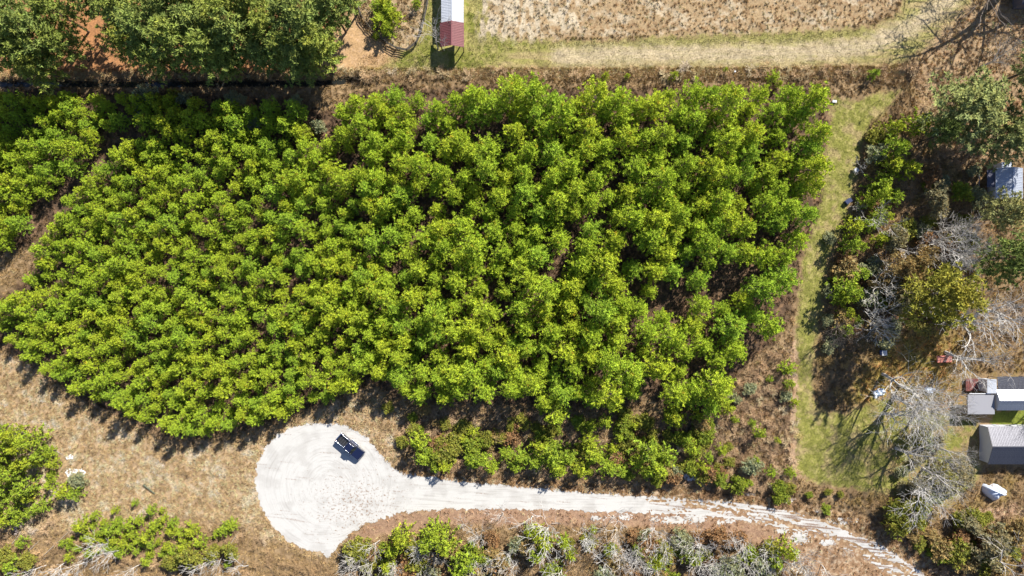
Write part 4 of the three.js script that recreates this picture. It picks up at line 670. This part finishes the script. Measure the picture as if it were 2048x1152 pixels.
  fillShrubs([[800, 835], [880, 815], [1100, 840], [1330, 835], [1440, 840], [1470, 900], [1480, 970], [1300, 955], [1000, 935], [830, 915]], 75, 16, 34, [oliveShrub, oliveShrub, lime, tawny, rusty, lime], 'low weedy shrub in the brush clearing above the road', 'weedy shrubs above the road');
  fillShrubs([[690, 1105], [780, 1075], [1000, 1070], [1200, 1072], [1400, 1084], [1540, 1112], [1640, 1150], [1500, 1165], [700, 1165]], 70, 20, 44, [oliveShrub, lime, rusty, tawny, sage], 'low weedy shrub in the thicket below the road', 'weedy shrubs below the road');
  fillShrubs([[1740, 240], [1850, 300], [1960, 330], [1970, 440], [1940, 640], [1760, 690], [1640, 690], [1650, 560], [1700, 430]], 60, 22, 48, [oliveShrub, tawny, sage, lime, rusty], 'leafy shrub in the thicket east of the mown strip', 'shrubs east of the mown strip');
  fillShrubs([[1700, 1010], [1800, 1000], [1960, 1020], [2060, 1050], [2060, 1150], [1960, 1150], [1850, 1090]], 34, 22, 46, [oliveShrub, tawny, rusty, oliveShrub], 'brown green shrub on the bank at the lower right', 'shrubs on the lower right bank');
  fillShrubs([[1800, 860], [1940, 880], [1945, 1000], [1820, 1010], [1770, 960]], 16, 20, 40, [sage, grassy], 'pale dry shrub under the bare trees by the long shed', 'shrubs under the bare trees');
  fillShrubs([[260, 185], [600, 190], [640, 260], [300, 275]], 18, 22, 40, [oliveShrub, rusty, sage], 'shrub in the shade of the tall pines below the ditch', 'shrubs below the ditch');
  for (let k = 0; k < 26; k++) { const u = 700 + k * 36 + r() * 20, v = lerp(1085, 1150, r()) + Math.max(0, u - 1300) * 0.05; bare('bare_sapling', smalls, u, v, 30 + 24 * r(), 2.8 + r() * 1.6, r() < 0.6 ? paleBark : greyBark, 'low twiggy grey sapling in the scrub below the road', 'twiggy scrub below the road', 0.6); }
  for (let k = 0; k < 14; k++) { const u = lerp(1740, 1960, r()), v = lerp(400, 700, r()); bare('bare_sapling', smalls, u, v, 44 + 30 * r(), 4 + r() * 2.5, r() < 0.5 ? paleBark : greyBark, 'thin grey tree among the thicket east of the strip', 'thin trees east of the strip', 0.6); }
  // brown twiggy brush that nobody could count
  const brush = new THREE.InstancedMesh(bushes[0].branches, new THREE.MeshStandardMaterial({ color: 0xffffff, roughness: 1 }), 2600);
  let n = 0; const m4 = new THREE.Matrix4(), q = new THREE.Quaternion(), e = new THREE.Euler(), c = new THREE.Color();
  while (n < 2600) {
    const u = -40 + r() * 2130, v = -10 + r() * 1180, L = k => look(Zs[k], u, v);
    let p = 0;
    if (L('brush') < 0) p = u > 1430 ? 1.6 : 0.9; else if (L('hedge') < 9 && u > 620) p = 0.75; else if (L('hedge') < 34 && v > 150 && u > 620) p = 0.16; else if (L('rightB') < -6 && L('lawn') > 4 && L('yardR') > 0) p = 0.55; else if (L('stand') < 0) p = 0.2; else if (v > 1045 && L('road') > 20 && L('verge') > 4) p = 0.7; else if (L('drain') < 14) p = 0.6;
    if (L('road') < 8 || L('verge') < 4 || (u > 1900 && v > 740 && v < 940) || (u > 1975 && v > 325 && v < 405)) p = 0;
    if (r() > p * (0.6 + 0.8 * n1(u / 30, v / 30))) continue;
    const x = X(u), z = Z(v), s = (0.45 + 0.55 * r()) * (L('hedge') < 12 ? 1.3 : 1), g = colorAt(x, z), b = 1.5 + 0.7 * r();
    brush.setMatrixAt(n, m4.compose(new THREE.Vector3(x, groundY(x, z) - 0.05, z), q.setFromEuler(e.set((r() - 0.5) * 0.4, r() * 6.28, (r() - 0.5) * 0.4)), new THREE.Vector3(s, s * (0.5 + 0.35 * r()), s)));
    brush.setColorAt(n++, c.setRGB(Math.min(0.6, g[0] * b), Math.min(0.5, g[1] * b), Math.min(0.45, g[2] * b * 1.05)));
  }
  brush.name = 'brush_undergrowth'; brush.castShadow = brush.receiveShadow = true; tag(brush, 'brown twiggy brush and dead weeds covering rough ground', 'undergrowth', null, 'stuff'); scene.add(brush);
}
// ---------------------------------------------------------------- dry grass and turf
{
  const r = rng(91), blade = (n, h, w, spread, lean) => { const pos = []; for (let k = 0; k < n; k++) { const a = r() * 6.28, d = r() * spread, x = Math.cos(a) * d, z = Math.sin(a) * d, b = r() * 6.28, l = lean * (0.4 + r()), c = Math.cos(b) * w / 2, s = Math.sin(b) * w / 2, hh = h * (0.6 + 0.6 * r()); pos.push(x - c, 0, z - s, x + Math.cos(a) * l, hh, z + Math.sin(a) * l, x + c, 0, z + s); } return tris(pos); };
  const scatter = (name, label, geo, count, chance, size, tint) => {
    const im = new THREE.InstancedMesh(geo, new THREE.MeshStandardMaterial({ color: 0xffffff, roughness: 1, side: THREE.DoubleSide }), count), m4 = new THREE.Matrix4(), q = new THREE.Quaternion(), e = new THREE.Euler(), c = new THREE.Color();
    let n = 0; for (let t = 0; t < count * 40 && n < count; t++) {
      const u = -60 + r() * 2170, v = -30 + r() * 1220; if (r() > chance(u, v, k => look(Zs[k], u, v))) continue;
      const x = X(u), z = Z(v), s = size * (0.6 + 0.8 * r()), g = colorAt(x, z), b = tint * (0.62 + 0.7 * r());
      im.setMatrixAt(n, m4.compose(new THREE.Vector3(x, groundY(x, z) - 0.03, z), q.setFromEuler(e.set((r() - 0.5) * 0.3, r() * 6.28, (r() - 0.5) * 0.3)), new THREE.Vector3(s, s, s)));
      im.setColorAt(n++, c.setRGB(Math.min(0.6, g[0] * b), Math.min(0.55, g[1] * b * 1.03), Math.min(0.5, g[2] * b * 0.97)));
    }
    im.count = n; im.name = name; im.castShadow = im.receiveShadow = true; tag(im, label, 'grass', null, 'stuff'); scene.add(im);
  };
  scatter('dry_grass', 'tan dry grass tussocks on rough open ground', blade(14, 0.36, 0.10, 0.26, 0.26), 100000, (u, v, L) => {
    if (L('field') > 0 && L('hedge') > 16 && n4(u / 9 + v / 30, v / 9) + 0.6 * n3(u / 24, v / 24) < -0.15) return 0;
    if (L('road') < 0.5) return 0.0;
    if (L('lawn') < 6 || L('track') < 4 || L('yard') < 4 || L('sand') < 0 || L('straw') < 0) return L('hedge') < 12 ? 1 : 0;
    if (u > 1910 && v > 745 && v < 935) return 0;
    if (L('verge') < 0) return 0.12;
    if (L('clear') < 0 || L('hedge') < 14 || L('verge2') < 0 || L('brush') < 0) return 1;
    if (L('field') < 0) return 0.13;
    if (L('paddock') < 0) return 0.6;
    if (L('stand') < -14) return 0.12;
    return 0.5;
  }, 0.8, 1.75);
  scatter('turf', 'short yellow green turf on the mown ground', blade(10, 0.13, 0.09, 0.26, 0.10), 26000, (u, v, L) => L('road') < 5 || (u > 870 && u < 935 && v < 110) ? 0 : L('lawn') < 0 || L('yard') < 0 || L('track') < 0 ? 1 : 0, 0.9, 1.06);
}
// ---------------------------------------------------------------- alike neighbours are told apart by their order across the site
{
  const words = 'first second third fourth fifth sixth seventh eighth ninth tenth eleventh twelfth thirteenth fourteenth fifteenth sixteenth seventeenth eighteenth nineteenth twentieth'.split(' ').concat(['twenty', 'thirty', 'forty'].flatMap(t => (t === 'twenty' ? [] : [t.replace('y', 'ieth')]).concat('first second third fourth fifth sixth seventh eighth ninth'.split(' ').map(w => `${t}-${w}`)))), byLabel = {};
  for (const o of scene.children) if (o.userData.label && o.userData.kind !== 'stuff' && o.userData.kind !== 'structure') (byLabel[o.userData.label] ??= []).push(o);
  const box3 = new THREE.Box3(), mid = new THREE.Vector3();
  for (const [label, list] of Object.entries(byLabel)) {
    if (list.length < 2) continue;
    const at = o => o.isGroup ? o.position.x : box3.setFromObject(o).getCenter(mid).x;
    list.sort((a, b) => at(a) - at(b));
    list.forEach((o, i) => { o.userData.label = `${label}, ${list.length === 2 ? ['left', 'right'][i] + ' one of two' : i === 0 ? 'leftmost' : i === list.length - 1 ? 'rightmost' : i < list.length / 2 ? words[i] + ' from left' : words[list.length - 1 - i] + ' from right'}`; });
  }
}
renderer.render(scene, camera);
